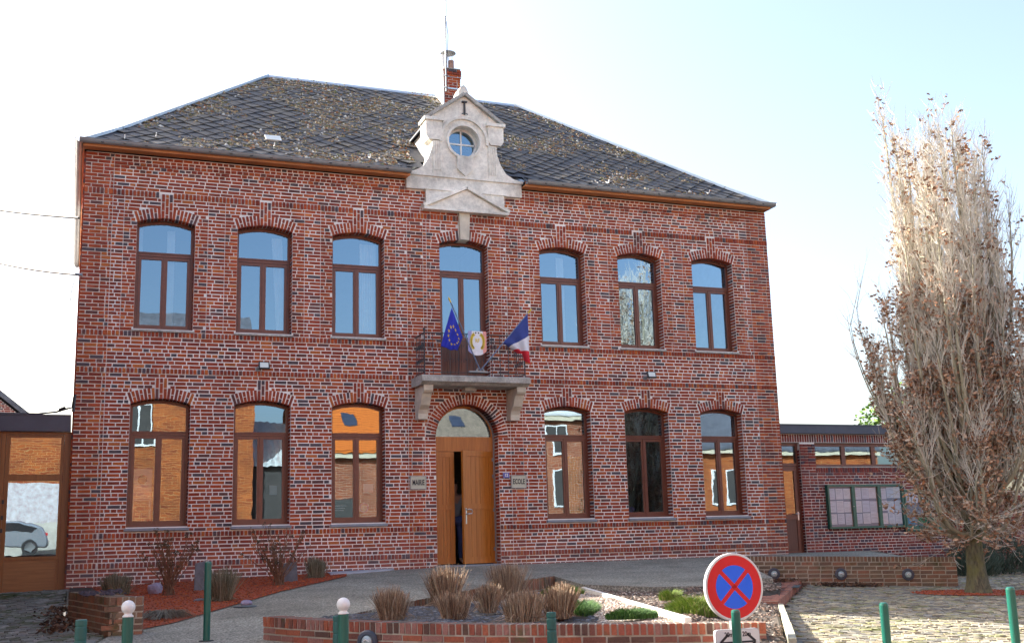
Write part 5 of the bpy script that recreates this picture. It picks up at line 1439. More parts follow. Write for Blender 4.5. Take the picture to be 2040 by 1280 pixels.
# ================================================================== BOLLARDS AND SIGN
def gfoot(x, y):
    return -1.05 if y < -12 else zt(x, y)
def bollard(px, pytop, dep, kind, label, r=.038, foot=None, lean=0.0):
    d = R_RIGHT * ((px - 1020) / 2253.364) + R_UP * ((640 - pytop) / 2253.364) + R_FWD
    top = CAM + d * dep; zf = foot if foot is not None else gfoot(top.x, top.y) ; h = top.z - zf
    t = thing("bollard", label, "bollard", (0, 0, 0), "green bollards along the street")
    q = MB()
    if kind == 'cap': prof = [(r, 0), (r, h - .025), (r * .92, h - .008), (r * .6, h), (.001, h + .001)]
    elif kind == 'ball': prof = [(r, 0), (r, h - .005), (r * .9, h)]
    else: prof = [(r, 0), (r, h - .15), (r * .93, h - .145), (r * .93, h - .138), (r, h - .133), (r, h - .055), (r * .93, h - .05), (r * .93, h - .043), (r, h - .038), (r, h - .006), (r * .9, h), (.001, h)]
    q.lathe(prof, (0, 0, 0), 20); q.obj("post", M['green'] if kind != 'ring' else M['green_f'], t, smooth=False)
    if kind == 'ball':
        R_ = r * 1.27; prof = [(r * 1.02, h), (r * 1.02, h + .008), (r * .72, h + .018), (r * .70, h + .028)]
        c = h + .028 + R_ * .83
        for k in range(13):
            a = -math.asin(.70 * r / R_ * 1) ; 
        a0 = math.acos(min(1, .70 * r / R_)); 
        for k in range(1, 14):
            a = -a0 + (math.pi / 2 + a0) * k / 13; prof.append((max(R_ * math.cos(a), .0008), h + .028 + R_ * math.sin(a0) + R_ * math.sin(a)))
        q = MB(); q.lathe(prof, (0, 0, 0), 24); q.obj("ball_cap", M['white'], t, smooth=True)
    if foot is not None:
        q = MB(); q.lathe([(.09, -.01), (.085, .006), (.001, .008)], (0, 0, 0), 20); q.obj("foot_plate", mat('wet_footing', (.05,.05,.045), .8, .2, 9), t)
    t.location = (top.x, top.y, zf)
    return t
M['green_f'] = mat('faded_green_paint', (.015,.10,.085), .45, .2, 8)
bollard(162, 1233, 7.9, 'ring', "short ringed green bollard leftmost in the photo", r=.040)
bollard(255, 1228, 8.4, 'ball', "green bollard with a white ball cap in front of the corner planter", r=.040)
bollard(415, 1117, 13.2, 'cap', "plain tall green bollard standing alone on the concrete ramp", r=.040, foot=-.585)
bollard(673, 1225, 9.2, 'ring', "ringed green bollard half hidden behind a white-ball bollard", r=.040)
bollard(684, 1222, 8.5, 'ball', "green bollard with a white ball cap before the left part of the curved planter wall", r=.040)
bollard(1098, 1218, 9.24, 'ring', "faded ringed green bollard before the middle of the curved planter wall", r=.040)
bollard(1465, 1213, 9.9, 'cap', "plain green bollard standing in front of the no-stopping sign", r=.040)
bollard(1760, 1199, 10.4, 'cap', "plain green bollard on the sunlit cobbles right of the sign", r=.040)
bollard(2012, 1168, 10.2, 'cap', "plain green bollard before the oak at the right edge", r=.040)

SC = CAM + (R_RIGHT * ((1463 - 1020) / 2253.364) + R_UP * ((640 - 1168) / 2253.364) + R_FWD) * 11.0
vd = (CAM - SC); vd.z = 0; vd.normalize()
ya_ = math.radians(31); sn = Vector((vd.x * math.cos(ya_) - vd.y * math.sin(ya_), vd.x * math.sin(ya_) + vd.y * math.cos(ya_), 0))
sx_ = Vector((-sn.y, sn.x, 0))
SB = Matrix((sx_, -sn, Z3)).transposed().to_4x4(); SB.translation = SC
def sobj(mb, nm, m_, par, smooth=False):
    for i, v in enumerate(mb.v): mb.v[i] = tuple(SB @ Vector(v))
    return mb.obj(nm, m_, par, smooth=smooth)
M['s_red'] = mat('sign_red', (.66,.004,.012), .35, .05, 5); M['s_blue'] = mat('sign_blue', (.0,.13,.85), .35, .04, 5); M['s_white'] = mat('sign_white', (.72,.71,.68), .4, .06, 4)
M['s_grey'] = mat('galvanised', (.50,.52,.54), .45, .12, 9, metal=.3)
sg = thing("road_sign", "round red and blue no-stopping sign with white rim on a post behind a bollard", "road sign", SC)
RS = .322
q = MB(); q.lathe([(RS, -.035), (RS, .0), (RS - .006, .004), (RS - .018, .004), (RS - .020, .001), (.001, .001)], (0, 0, 0), 64, ax='y'); rim = sobj(q, "disc", M['s_white'], sg)
q = MB(); ringm(q, (0, 0), .205, RS - .022, -.0022, -.001, n=64)
for s in (-1, 1):
    d = Vector((.707, 0, .707 * s)); u = Vector((-.707 * s, 0, .707)); q.obox((0, -.0021, 0), d, (0, 1, 0), u, .215, .0012, .021)
sobj(q, "red_ring_and_cross", M['s_red'], sg)
for k in range(4):
    a0 = math.pi / 2 * k + math.pi / 4; r_ = .206; off = .0212 * math.sqrt(2); c0 = Vector((off * math.cos(a0 + math.pi / 4), off * math.sin(a0 + math.pi / 4)))
    dl_ = math.asin(.0212 / r_); pts = [(c0.x, c0.y)] + [(r_ * math.cos(a0 + dl_ + (math.pi / 2 - 2 * dl_) * j / 12), r_ * math.sin(a0 + dl_ + (math.pi / 2 - 2 * dl_) * j / 12)) for j in range(13)]
    q = MB(); q.prism(pts, -.0030, -.0010); sobj(q, "blue_field", M['s_blue'], sg)
q = MB(); q.tube([(0, .075, .25), (0, .075, -1.0)], .030, 12); sobj(q, "post", M['s_grey'], sg)
q = MB()
for z in (.12, -.12, -.45): q.box(-.05, .05, .035, .045, z - .02, z + .02)
sobj(q, "clamp", M['s_grey'], sg)
pl = thing("distance_plate", "white plate reading 20m with a double arrow below the round sign", "road sign", SC)
def rrect(x0, x1, z0, z1, r, n=5):
    out = []
    for cx, cz, a in ((x1 - r, z1 - r, 0), (x0 + r, z1 - r, 90), (x0 + r, z0 + r, 180), (x1 - r, z0 + r, 270)):
        for k in range(n + 1): t = math.radians(a + 90 * k / n); out.append((cx + r * math.cos(t), cz + r * math.sin(t)))
    return out
q = MB(); q.prism(rrect(-.245, .245, -.70, -.395, .035), -.004, .03); sobj(q, "plate_edge", M['s_grey'], pl)
q = MB(); q.prism(rrect(-.237, .237, -.692, -.403, .03), -.006, -.004); sobj(q, "plate_face", M['s_white'], pl)
q = MB(); q.box(-.17, .17, -.008, -.006, -.5255, -.5085)
for s in (-1, 1):
    for e in (-1, 1):
        a = Vector((s * .195, 0, -.517)); b = Vector((s * .105, 0, -.517 + e * .075)); d = (b - a).normalized(); u = Vector((-d.z, 0, d.x))
        q.obox((a + b) / 2 + Vector((0, -.0072 - .0006 * e, 0)), d, (0, 1, 0), u, .058, .001, .012)
sobj(q, "double_arrow", M['ink'], pl)
ang_s = math.atan2(sx_.y, sx_.x)
for x, s, z in ((-.098, "20m", -.446), (.098, "20m", -.446)):
    P_ = SB @ Vector((x, -.0075, z)); text(s, .064, P_, pl, M['ink'], sx=.85, rot=(math.pi / 2, 0, ang_s), bold=.001)

# ================================================================== PLANTS
def stems(mb, c, n, rad, h, spread, r, lean=.0, jag=.08, flat=True, bend=.0, mi=0):
    for k in range(n):
        a = random.uniform(0, 2 * math.pi); q = math.sqrt(random.random()); bx, by = c[0] + math.cos(a) * q * rad * .62, c[1] + math.sin(a) * q * rad * .62
        hh = h * (1 - .22 * q * q) * random.uniform(1 - jag, 1 + jag); out = spread * q
        tx, ty = bx + math.cos(a) * out * hh + random.gauss(0, .018), by + math.sin(a) * out * hh + random.gauss(0, .018)
        mx_, my_ = (bx + tx) / 2 - math.cos(a) * bend * .5, (by + ty) / 2 - math.sin(a) * bend * .5
        rr = r * random.uniform(.7, 1.3)
        P = [(bx, by, c[2] - .01), (mx_ + random.gauss(0, .006), my_ + random.gauss(0, .006), c[2] + hh * .52), (tx, ty, c[2] + hh)]
        rot = random.uniform(0, 2.1); vs = []
        for i, p in enumerate(P):
            rq = rr * (1, .95, .55)[i]
            for j in range(3): t = rot + j * 2.0944; vs.append((p[0] + rq * math.cos(t), p[1] + rq * math.sin(t), p[2]))
        mb.add(vs, [(i*3+j, i*3+(j+1)%3, i*3+3+(j+1)%3, i*3+3+j) for i in range(2) for j in range(3)] + [(6, 7, 8)], mi)
STRAW = [(0, (.38,.26,.17)), (.25, (.26,.17,.11)), (.5, (.46,.34,.23)), (.7, (.19,.125,.085)), (.85, (.52,.42,.31))]
STRAWG = [(0, (.24,.22,.15)), (.3, (.17,.16,.10)), (.6, (.33,.29,.21)), (.85, (.13,.13,.08))]
M['straw'] = island_mat('cut_straw', STRAW, .85, grime=.15, gscale=8); M['strawg'] = island_mat('grey_straw', STRAWG, .85, grime=.15, gscale=8)
def clump(x, y, z, w, h, label, m_='straw', n=520, cat="ornamental grass"):
    q = MB(); w *= .92; h *= .95
    for l_ in range(5):
        a_ = random.uniform(0, 6.28); o_ = w * .17; stems(q, (x + math.cos(a_) * o_, y + math.sin(a_) * o_, z), n // 5, w * .40, h * random.uniform(.86, 1.08), random.uniform(.2, .5), .0042, flat=True, jag=.13)
    stems(q, (x, y, z), 60, w / 2, h * .8, .95, .0032, jag=.3)
    for k in range(55):          # stray lying blades
        a = random.uniform(0, 6.28); L = random.uniform(.5, .8) * w
        q.tube([(x, y, z + .02), (x + math.cos(a) * L * .6, y + math.sin(a) * L * .6, z + random.uniform(.02, .10)), (x + math.cos(a) * L, y + math.sin(a) * L, z + .01)], [.003, .003, .001], 3)
    return tag(q.obj("grass_clump", M[m_], fixn=False), label, cat, "cut-back ornamental grasses")
clump(-3.95, -8.6, -.44, .41, .38, "brown cut-back grass clump leftmost in the curved planter")
clump(-2.5, -6.3, -.45, .56, .56, "tall brown cut-back grass clump below the left door leaf")
clump(-3.42, -9.45, -.44, .34, .33, "small straggly cut-back grass clump just behind the planter coping")
clump(-2.58, -8.2, -.44, .33, .36, "small neat cut-back grass clump among the slate chips")
clump(-1.05, -5.0, -.44, .78, .56, "widest and rearmost cut-back grass clump in the planter, below the door")
clump(-2.87, -10.25, -.43, .54, .33, "broad dome-shaped cut-back grass clump at the coping in mid planter", n=700)
clump(-2.38, -10.1, -.43, .37, .37, "cut-back grass clump rightmost in the planter, beside the green tuft")
clump(-3.36, -1.0, zt(-3.36, -1.0), .36, .38, "greyish cut-back grass clump at the wall, right of the second bare shrub", 'strawg')
clump(-5.44, -4.05, zt(-5.44, -4.05), .42, .50, "greyish cut-back grass clump behind the tall green bollard", 'strawg')
clump(-6.88, -1.9, zt(-6.9, -1.9), .52, .36, "greyish cut-back grass clump behind the corner planter", 'strawg')
q = MB()
for k in range(420):
    a = random.uniform(0, 6.28); L = random.uniform(.15, .42); x, y = -6.40 + random.gauss(0, .05), -5.9 + random.gauss(0, .05); z = zt(-6.4, -5.9)
    q.tube([(x, y, z + .02), (x + math.cos(a) * L * .5, y + math.sin(a) * L * .5, z + .07 + .05 * random.random()), (x + math.cos(a) * L, y + math.sin(a) * L, z + .01)], [.004, .003, .0015], 3, cap=False)
tag(q.obj("grass_clump", island_mat('collapsed_straw', [(0, (.20,.18,.14)), (.5, (.30,.27,.21)), (.8, (.13,.12,.09))], .9), fixn=False), "flattened grey-green grass clump collapsed on the red mulch", "ornamental grass")
M['fescue'] = island_mat('green_fescue', [(0, (.14,.22,.03)), (.3, (.20,.28,.04)), (.55, (.08,.14,.03)), (.8, (.26,.33,.06)), (.93, (.38,.32,.15))], .7, grime=.15)
M['fescue_d'] = island_mat('dark_fescue', [(0, (.05,.13,.03)), (.3, (.08,.19,.03)), (.6, (.035,.09,.025)), (.85, (.12,.22,.05))], .7, grime=.15)
def tuft(x, y, z, rx, ry, h, n, label, m_='fescue', rz=0):
    q = MB()
    for k in range(n):
        a = random.uniform(0, 6.28); s = math.sqrt(random.random()); dx, dy = math.cos(a) * s * rx, math.sin(a) * s * ry
        bx, by = x + dx * math.cos(rz) - dy * math.sin(rz), y + dx * math.sin(rz) + dy * math.cos(rz)
        hh = h * (1 - .55 * s * s) * random.uniform(.7, 1.2); L = hh * random.uniform(.2, .9); a2 = a + random.gauss(0, .8); w = .0028
        P = [(bx, by, z - .01), (bx + math.cos(a2) * L * .3, by + math.sin(a2) * L * .3, z + hh * .7), (bx + math.cos(a2) * L, by + math.sin(a2) * L, z + hh)]
        px_, py_ = -math.sin(a2 + 1) * w, math.cos(a2 + 1) * w
        q.add([(P[0][0]-px_, P[0][1]-py_, P[0][2]), (P[0][0]+px_, P[0][1]+py_, P[0][2]), (P[1][0]+px_, P[1][1]+py_, P[1][2]), (P[1][0]-px_, P[1][1]-py_, P[1][2]), P[2]], [(0,1,2,3), (3,2,4)])
    return tag(q.obj("grass_tuft", M[m_], fixn=False), label, "grass", "green grass tufts in the planter")
tuft(-.55, -6.0, -.39, .34, .26,   .15, 2300, "bright yellow-green grass tuft at the rear of the planter, top of the green band")
tuft(-1.85, -9.6, -.42, .20, .60,   .16, 2600, "dark green grass drift between the straw clumps and the gravel", 'fescue_d', rz=-.35)
tuft(-2.0, -11.2, -.39, .30, .17, .11, 2000, "low green grass mound right behind the coping on the gravel", 'fescue_d')
tuft(-.05, -8.5, -.40, .15, .14, .16, 1100, "small loose grass tuft right of the pale kerb")
tuft(-.92, -10.7, -.43, .32, .42, .22, 3200, "large sunlit yellow-green grass tuft beside the round sign")

# bare hydrangea-like shrubs
M['twig_br'] = mat('brown_twigs', (.17,.085,.05), .85, .35, 12, col2=(.26,.13,.07))
M['dryhead'] = island_mat('dried_flower_heads', [(0, (.09,.065,.035)), (.4, (.06,.04,.025)), (.7, (.14,.10,.05))], .9)
def shrub(x, y, h, w, n, label, seed):
    random.seed(seed); z = zt(x, y); t = thing("bare_shrub", label, "shrub", (x, y, z)); st = MB(); hd = MB()
    for k in range(n):
        a = random.uniform(0, 6.28); s = random.uniform(.15, 1); hh = h * random.uniform(.55, 1.0) * (1 - .25 * s); R_ = w / 2 * s
        pts = [Vector((x + random.gauss(0, .05), y + random.gauss(0, .05), z))]
        for j in range(1, 6):
            f = j / 5; pts.append(Vector((x + math.cos(a) * R_ * f ** 1.1 + random.gauss(0, .018), y + math.sin(a) * R_ * .6 * f + random.gauss(0, .018), z + hh * f ** .9)))
        st.tube(pts, [.011, .009, .008, .006, .005, .0035], 4)
        for b in range(3):
            i = random.randint(2, 4); p = pts[i]; a2 = a + random.gauss(0, .9); L = random.uniform(.12, .3)
            e = p + Vector((math.cos(a2) * L * .5, math.sin(a2) * L * .4, L * .85)); st.tube([p, (p + e) / 2 + Vector((random.gauss(0, .01), 0, 0)), e], [.005, .004, .002], 3)
            if random.random() < .45: pts.append(e)
        for e in pts[5:]:
            if random.random() < .42:
                for b in range(9): blob(hd, e + Vector((random.gauss(0, .022), random.gauss(0, .022), random.gauss(0, .018))), random.uniform(.010, .020), .7)
    st.obj("stems", M['twig_br'], t, fixn=False); hd.obj("dried_flower_head", M['dryhead'], t, kind='stuff', fixn=False)
shrub(-6.10, -2.55, 1.22, 1.25, 34, "bare brown shrub with dried heads under the leftmost ground-floor window", 3)
shrub(-4.22, -2.05, 1.18, 1.35, 36, "bare brown shrub with dark dried heads under the second ground-floor window from the left", 5)
random.seed(21)
def rock(x, y, z, r, sq, material, label, nm="rock", cat="rock"):
    import bmesh
    bm = bmesh.new(); bmesh.ops.create_icosphere(bm, subdivisions=2, radius=1)
    for v in bm.verts:
        nz_ = 1 + .28 * mnoise.noise(v.co * 1.7 + Vector((x, y, 0)) * 3); v.co = Vector((v.co.x * r[0], v.co.y * r[1], v.co.z * sq)) * nz_ + Vector((x, y, z))
    me = bpy.data.meshes.new(nm); bm.to_mesh(me); bm.free(); me.materials.append(material); return tag(link(nm, me), label, cat)
M['lilac'] = mat('lilac_stone', (.30,.26,.36), .7, .3, 14, .4, 40); M['greypillar'] = mat('grey_slate_post', (.14,.15,.17), .7, .3, 9, .5, 40)
rock(-6.28, -2.1, zt(-6.3, -2) + .07, (.13, .11), .12, M['lilac'], "lilac angular stone at the foot of the left bare shrub")
rock(-5.16, -4.85, zt(-5.1, -4.8) + .02, (.09, .07), .05, M['lilac'], "small lilac stone at the edge of the mulch beside the round cover")
rock(-5.72, -3.9, zt(-5.7, -3.9) + .02, (.11, .05), .03, M['greypillar'], "flat grey stone lying on the red mulch")
for x, y, h, w, lab in ((-5.55, -2.1, .50, .10, "upright grey slate post left of the tall bollard, against the wall"), (-3.92, -1.5, .36, .13, "short upright blue-grey slate post beside the second bare shrub")):
    z = zt(x, y); q = MB(); q.add([(x - w, y, z), (x + w, y - .02, z), (x + w, y + .06, z), (x - w, y + .08, z), (x - w * .9, y + .01, z + h * .93), (x + w * .85, y, z + h), (x + w * .85, y + .05, z + h), (x - w * .9, y + .06, z + h * .93)], BOXF); tag(q.obj("slate_post", M['greypillar']), lab, "stone post")
q = MB(); q.lathe([(.17, 0), (.165, .012), (.001, .014)], (-5.22, -5.12, zt(-5.2, -5.1)), 24); tag(q.obj("manhole_cover", mat('grey_cover', (.10,.12,.13), .6, .2, 9)), "small round dark grey cover at the mulch edge", "cover")
q = MB(); z = zt(-2.2, -.2); q.add([(-3.0, -.62, z - .06), (-1.75, -.34, z - .01), (-1.6, -.03, z), (-2.95, -.03, z - .04), (-3.0, -.62, z + .0), (-1.75, -.34, z + .035), (-1.6, -.03, z + .045), (-2.95, -.03, z + .015)], BOXF)
tag(q.obj("stone_slab", mat('blue_white_slab', (.36,.40,.47), .45, .2, 3)), "pale blue-grey slab lying against the wall at the end of the mulch bed", "slab")

# dead leaves in the corner of the steps
M['deadleaf'] = island_mat('dead_leaves', [(0, (.16,.09,.055)), (.3, (.09,.055,.04)), (.6, (.22,.13,.08)), (.85, (.06,.04,.03))], .9)
q = MB()
def leafq(q, c, s, up=None):
    a = Vector((random.gauss(0, 1), random.gauss(0, 1), random.gauss(0, .6))).normalized(); b = a.cross(Vector((random.gauss(0, 1), random.gauss(0, 1), random.gauss(0, 1)))).normalized(); n_ = a.cross(b); c = Vector(c)
    q.add([c - a * s, c - a * s * .3 + b * s * .42 + n_ * s * .18, c + a * s * .4 + b * s * .5 + n_ * s * .1, c + a * s, c + a * s * .4 - b * s * .5 + n_ * s * .15, c - a * s * .3 - b * s * .42 + n_ * s * .1], [(0, 1, 2, 3), (0, 3, 4, 5)])
for k in range(420):
    t = random.random(); x, y = 5.9 + t * .9 + random.gauss(0, .12), -3.75 - t * .35 + random.gauss(0, .14); leafq(q, (x, y, zk(x, y) + random.uniform(.01, .07)), .035)
for k in range(160):
    x, y = 5.15 + random.gauss(0, .16), -3.5 + random.gauss(0, .14); leafq(q, (x, y, -.455 + random.uniform(.02, .06)), .035)
tag(q.obj("dead_leaves", M['deadleaf'], kind='stuff', fixn=False), "drift of brown dead leaves in the corner of the brick steps", "leaves")
q = MB()
for k in range(260):
    x, y = -7.75 + random.gauss(0, .12), random.uniform(-6.8, -3.5); leafq(q, (x, y, zt(x, y) + random.uniform(.01, .04)), .04)
tag(q.obj("dead_leaves", M['deadleaf'], kind='stuff', fixn=False), "dark dead leaves along the foot of the corner planter", "leaves")

# ------------------------------------------------------------------ the oak
random.seed(11)
TX, TY = 7.30, -6.25; TZ = zk(TX, TY)
oak = thing("oak_tree", "upright bare oak with mossy trunk still holding brown leaves, right of the annex", "tree", (TX, TY, TZ))
mt, nt, p = new_mat('mossy_bark'); p.inputs['Roughness'].default_value = .95
g_ = N(nt, "ShaderNodeNewGeometry"); mp = N(nt, "ShaderNodeMapping"); mp.inputs["Scale"].default_value = (14, 14, 3); nt.links.new(g_.outputs["Position"], mp.inputs[0])
n1 = noise(nt, 2.2, 6, .7, vec=mp.outputs[0]); r1 = ramp(nt, [(.32, (.045,.04,.03)), (.52, (.15,.14,.085)), (.7, (.23,.21,.11))]); nt.links.new(n1.outputs['Fac'], r1.inputs[0])
n2 = noise(nt, 2.5, 4, .6); r2 = ramp(nt, [(.5, (0,0,0)), (.65, (.6,.6,.6))]); nt.links.new(n2.outputs['Fac'], r2.inputs[0])
nt.links.new(mixc(nt, r2.outputs[0], r1.outputs[0], (.17,.17,.045)), p.inputs['Base Color']); bump(nt, p, n1.outputs['Fac'], 1.0, .03); M['bark'] = mt
M['limb'] = mat('oak_limbs', (.31,.285,.20), .9, .3, 3, .5, 30)
M['twig'] = mat('oak_twigs', (.62,.58,.50), .85, .3, 5)
q = MB(); n = 20; rows_ = []
for j in range(12):
    f = j / 11; z = TZ - .05 + 2.3 * f; r = .150 + .10 * math.exp(-f * 9) - .03 * f
    rows_.append([(TX + .02 * f + (r * (1 + .10 * mnoise.noise(Vector((math.cos(2*math.pi*k/n) * 1.5, math.sin(2*math.pi*k/n) * 1.5, f * 2))) + .12 * math.exp(-f * 12) * math.cos(5 * 2 * math.pi * k / n))) * math.cos(2*math.pi*k/n), TY + (r * (1 + .10 * mnoise.noise(Vector((math.cos(2*math.pi*k/n) * 1.5, math.sin(2*math.pi*k/n) * 1.5, f * 2))))) * math.sin(2*math.pi*k/n), z) for k in range(n)])
q.add([p_ for r_ in rows_ for p_ in r_], [(j*n+k, j*n+(k+1)%n, (j+1)*n+(k+1)%n, (j+1)*n+k) for j in range(11) for k in range(n)])
q.obj("trunk", M['bark'], oak, smooth=True)
limb = MB(); twig = MB(); tips = []
def tri_tube(mb, P, R):
    vs = []
    for i, p in enumerate(P):
        d = (P[min(i + 1, len(P) - 1)] - P[max(i - 1, 0)]); a = d.cross(Vector((.3, .9, .1))); a.normalize(); b = d.cross(a); b.normalize()
        r = R[i]
        vs.append(p + a * r); vs.append(p - a * r * .5 + b * r * .866); vs.append(p - a * r * .5 - b * r * .866)
    mb.add(vs, [(i*3+j, i*3+(j+1)%3, i*3+3+(j+1)%3, i*3+3+j) for i in range(len(P) - 1) for j in range(3)])
NL = 112
for k in range(NL):
    f = k / NL; az = k * 2.39996 + random.gauss(0, .25)
    z0 = TZ + .95 + 1.3 * f + random.uniform(-.1, .1)
    if f < .18: Rm = random.uniform(.6, 1.45); H = random.uniform(.7, 2.4)
    elif f < .50: Rm = random.uniform(.7, 1.55); H = (6.4 - 1.9 * Rm) * random.uniform(.72, 1.0)
    elif f < .80: Rm = random.uniform(.55, 1.35); H = (7.0 - 1.1 * Rm) * random.uniform(.78, 1.0)
    else: Rm = random.uniform(.1, 1.0); H = random.uniform(5.4, 6.7)
    sag = -.35 if (f < .18) else 0
    P = []; n = 11; wob = random.uniform(0, 6)
    for j in range(n):
        t = j / (n - 1); rr = Rm * (1 - math.exp(-3.6 * t)) * 1.02
        P.append(Vector((TX + math.cos(az) * rr + .06 * math.sin(t * 7 + wob), TY + math.sin(az) * rr + .06 * math.cos(t * 6 + wob), z0 + H * t + sag * math.sin(math.pi * min(t * 2.5, 1)))))
    R0 = .030 + .022 * (H / 7); RR = [R0 * (1 - j / (n - 1)) ** .8 + .005 for j in range(n)]
    limb.tube(P, RR, 6, cap=False)
    nb_ = int(18 + H * 7.5)
    for b in range(nb_):
        t = random.uniform(.10, 1.0); i = min(int(t * (n - 1)), n - 2); fr = t * (n - 1) - i; p0 = P[i].lerp(P[i + 1], fr)
        a2 = az + random.gauss(0, 1.3); L = random.uniform(.35, 1.0) * (1.15 - .45 * t); sp = random.uniform(.15, .50)
        if t < .35 and f < .6 and random.random() < .5: sp = random.uniform(.7, 1.3); 
        up_ = Vector((math.cos(a2) * sp, math.sin(a2) * sp, 1 if not (t < .3 and f < .25 and random.random() < .5) else random.uniform(-.5, .4))).normalized()
        dirp = up_; Q = [p0]
        for j in range(4):
            dirp = (dirp + Vector((random.gauss(0, .13), random.gauss(0, .13), .12))).normalized(); Q.append(Q[-1] + dirp * L / 4)
        tri_tube(twig, Q, [.0075, .006, .0047, .0035, .0018])
        for c_ in range(5):
            i2 = random.randint(1, 4); p1 = Q[i2]; a3 = random.uniform(0, 6.28); l3 = random.uniform(.12, .38)
            d3 = (dirp + Vector((math.cos(a3), math.sin(a3), 0)) * random.uniform(.35, .75)).normalized()
            e1 = p1 + d3 * l3 * .5; e2 = e1 + (d3 + Vector((0, 0, .35))).normalized() * l3 * .5
            tri_tube(twig, [p1, e1, e2], [.0038, .003, .0014]); tips.append((e2, e1))
        tips.append((Q[-1], Q[-2]))
# long stray shoots on the left
for (az, Rm, H, z0) in ((math.pi * 1.02, 2.05, 3.6, 1.9), (math.pi * 1.05, 1.9, 4.1, 1.8), (math.pi * .93, 2.0, 3.0, 2.0)):
    P = []
    for j in range(12):
        t = j / 11; rr = Rm * (1 - math.exp(-3 * t)) - (.5 * max(0, t - .8) * 3 if H > 3.5 else 0); ax_ = R_RIGHT * -1
        P.append(Vector((TX, TY, TZ + z0 + H * t)) + Vector((ax_.x, ax_.y, 0)) * rr + Vector((0, 0, 0)))
    limb.tube(P, [.02 * (1 - j / 11) + .004 for j in range(12)], 5, cap=False)
    for b in range(26):
        p0 = P[random.randint(3, 11)]; L = random.uniform(.2, .6); d3 = Vector((random.gauss(0, .5), random.gauss(0, .5), 1)).normalized()
        tri_tube(twig, [p0, p0 + d3 * L * .5, p0 + (d3 + Vector((random.gauss(0, .2), 0, .1))).normalized() * L], [.004, .003, .0012])
limb.obj("limbs", M['limb'], oak, smooth=True, fixn=False)
twig.obj("twigs", M['twig'], oak, kind='stuff', fixn=False)
LM = [(0, (.34,.19,.115)), (.2, (.24,.135,.085)), (.4, (.44,.27,.17)), (.6, (.18,.105,.07)), (.72, (.52,.36,.25)), (.88, (.38,.17,.08)), (.95, (.58,.45,.34))]
M['oakleaf'] = island_mat('withered_oak_leaf', LM, .75, grime=.15)
q = MB(); cnt = 0
order = list(range(len(tips))); random.shuffle(order)
for i in order:
    e2, e1 = tips[i]; hz = e2.z - TZ; rr = math.hypot(e2.x - TX, e2.y - TY)
    cl = mnoise.noise(e2 * 1.6)
    pr = 1.0 if hz < 2.8 else (.66 if hz < 4.0 else (.30 if hz < 5.4 else .09))
    pr *= .8 + 1.8 * cl
    if random.random() > pr: continue
    for k in range(random.randint(2, 6)):
        c = e1.lerp(e2, random.random()) + Vector((random.gauss(0, .045), random.gauss(0, .045), random.gauss(-.02, .04))); leafq(q, c, random.uniform(.030, .052)); cnt += 1
q.obj("leaves", M['oakleaf'], oak, kind='stuff', fixn=False)
print('leaves', cnt, 'twigs', len(twig.f))
patch("tree_pit", [(TX + 1.25 * math.cos(t * math.pi / 10), TY + .75 * math.sin(t * math.pi / 10)) for t in range(20)], zk, M['mulch'], .3, off=.016)
q = MB()
for k in range(900):
    a = random.uniform(0, 6.28); s = math.sqrt(random.random()) * 1.1; x, y = TX + 1.2 * s * math.cos(a), TY + .72 * s * math.sin(a); blob(q, (x, y, zk(x, y) + .018), random.uniform(.01, .022), .5)
q.obj("mulch_chips", M['chips'], kind='stuff', fixn=False)
# grey-green low shrubs beyond the tree
M['rosem'] = island_mat('grey_green_leaves', [(0, (.075,.11,.08)), (.4, (.05,.08,.06)), (.7, (.11,.15,.11))], .8)
for x, y, h, w, lab in ((12.0, -1.0, .75, 1.3, "low grey-green shrub behind the oak trunk"), (13.6, -.4, .95, 1.6, "taller grey-green shrub against the shaded garden wall")):
    q = MB(); z = zk(x, y)
    for k in range(1500):
        a = random.uniform(0, 6.28); s = math.sqrt(random.random()); L = random.uniform(.12, .28); bx, by = x + math.cos(a) * s * w * .5, y + math.sin(a) * s * w * .4; bz = z + random.random() * h * (1 - s * s * .7)
        d3 = Vector((math.cos(a) * .7 + random.gauss(0, .4), math.sin(a) * .7 + random.gauss(0, .4), 1)).normalized(); tri_tube(q, [Vector((bx, by, bz)), Vector((bx, by, bz)) + d3 * L], [.010, .002])
    tag(q.obj("low_shrub", M['rosem'], fixn=False), lab, "shrub")
# cobbles beyond in shade are grassy: ivy evergreen glimpsed through the crown
q = MB(); random.seed(5)
for k in range(5200):
    d_ = Vector((random.gauss(0, 1), random.gauss(0, 1), random.gauss(0, 1))).normalized() * (random.random() ** .4); c = Vector((19.5, 9, 3.0)) + Vector((d_.x * 2.6, d_.y * 2.2, d_.z * 2.6)); leafq(q, c, random.uniform(.06, .11))
et = thing("evergreen_tree", "green leafy evergreen glimpsed through the oak crown at the right edge", "tree", (19.5, 9, -.5))
q.obj("crown", island_mat('evergreen_leaf', [(0, (.06,.12,.03)), (.4, (.10,.20,.03)), (.7, (.20,.34,.05))], .7), et, kind='stuff', fixn=False)
q = MB(); q.tube([(19.5, 9, -.6), (19.55, 9, 2), (19.5, 9, 4.5)], [.22, .16, .05], 10); q.obj("trunk", M['bark'], et)

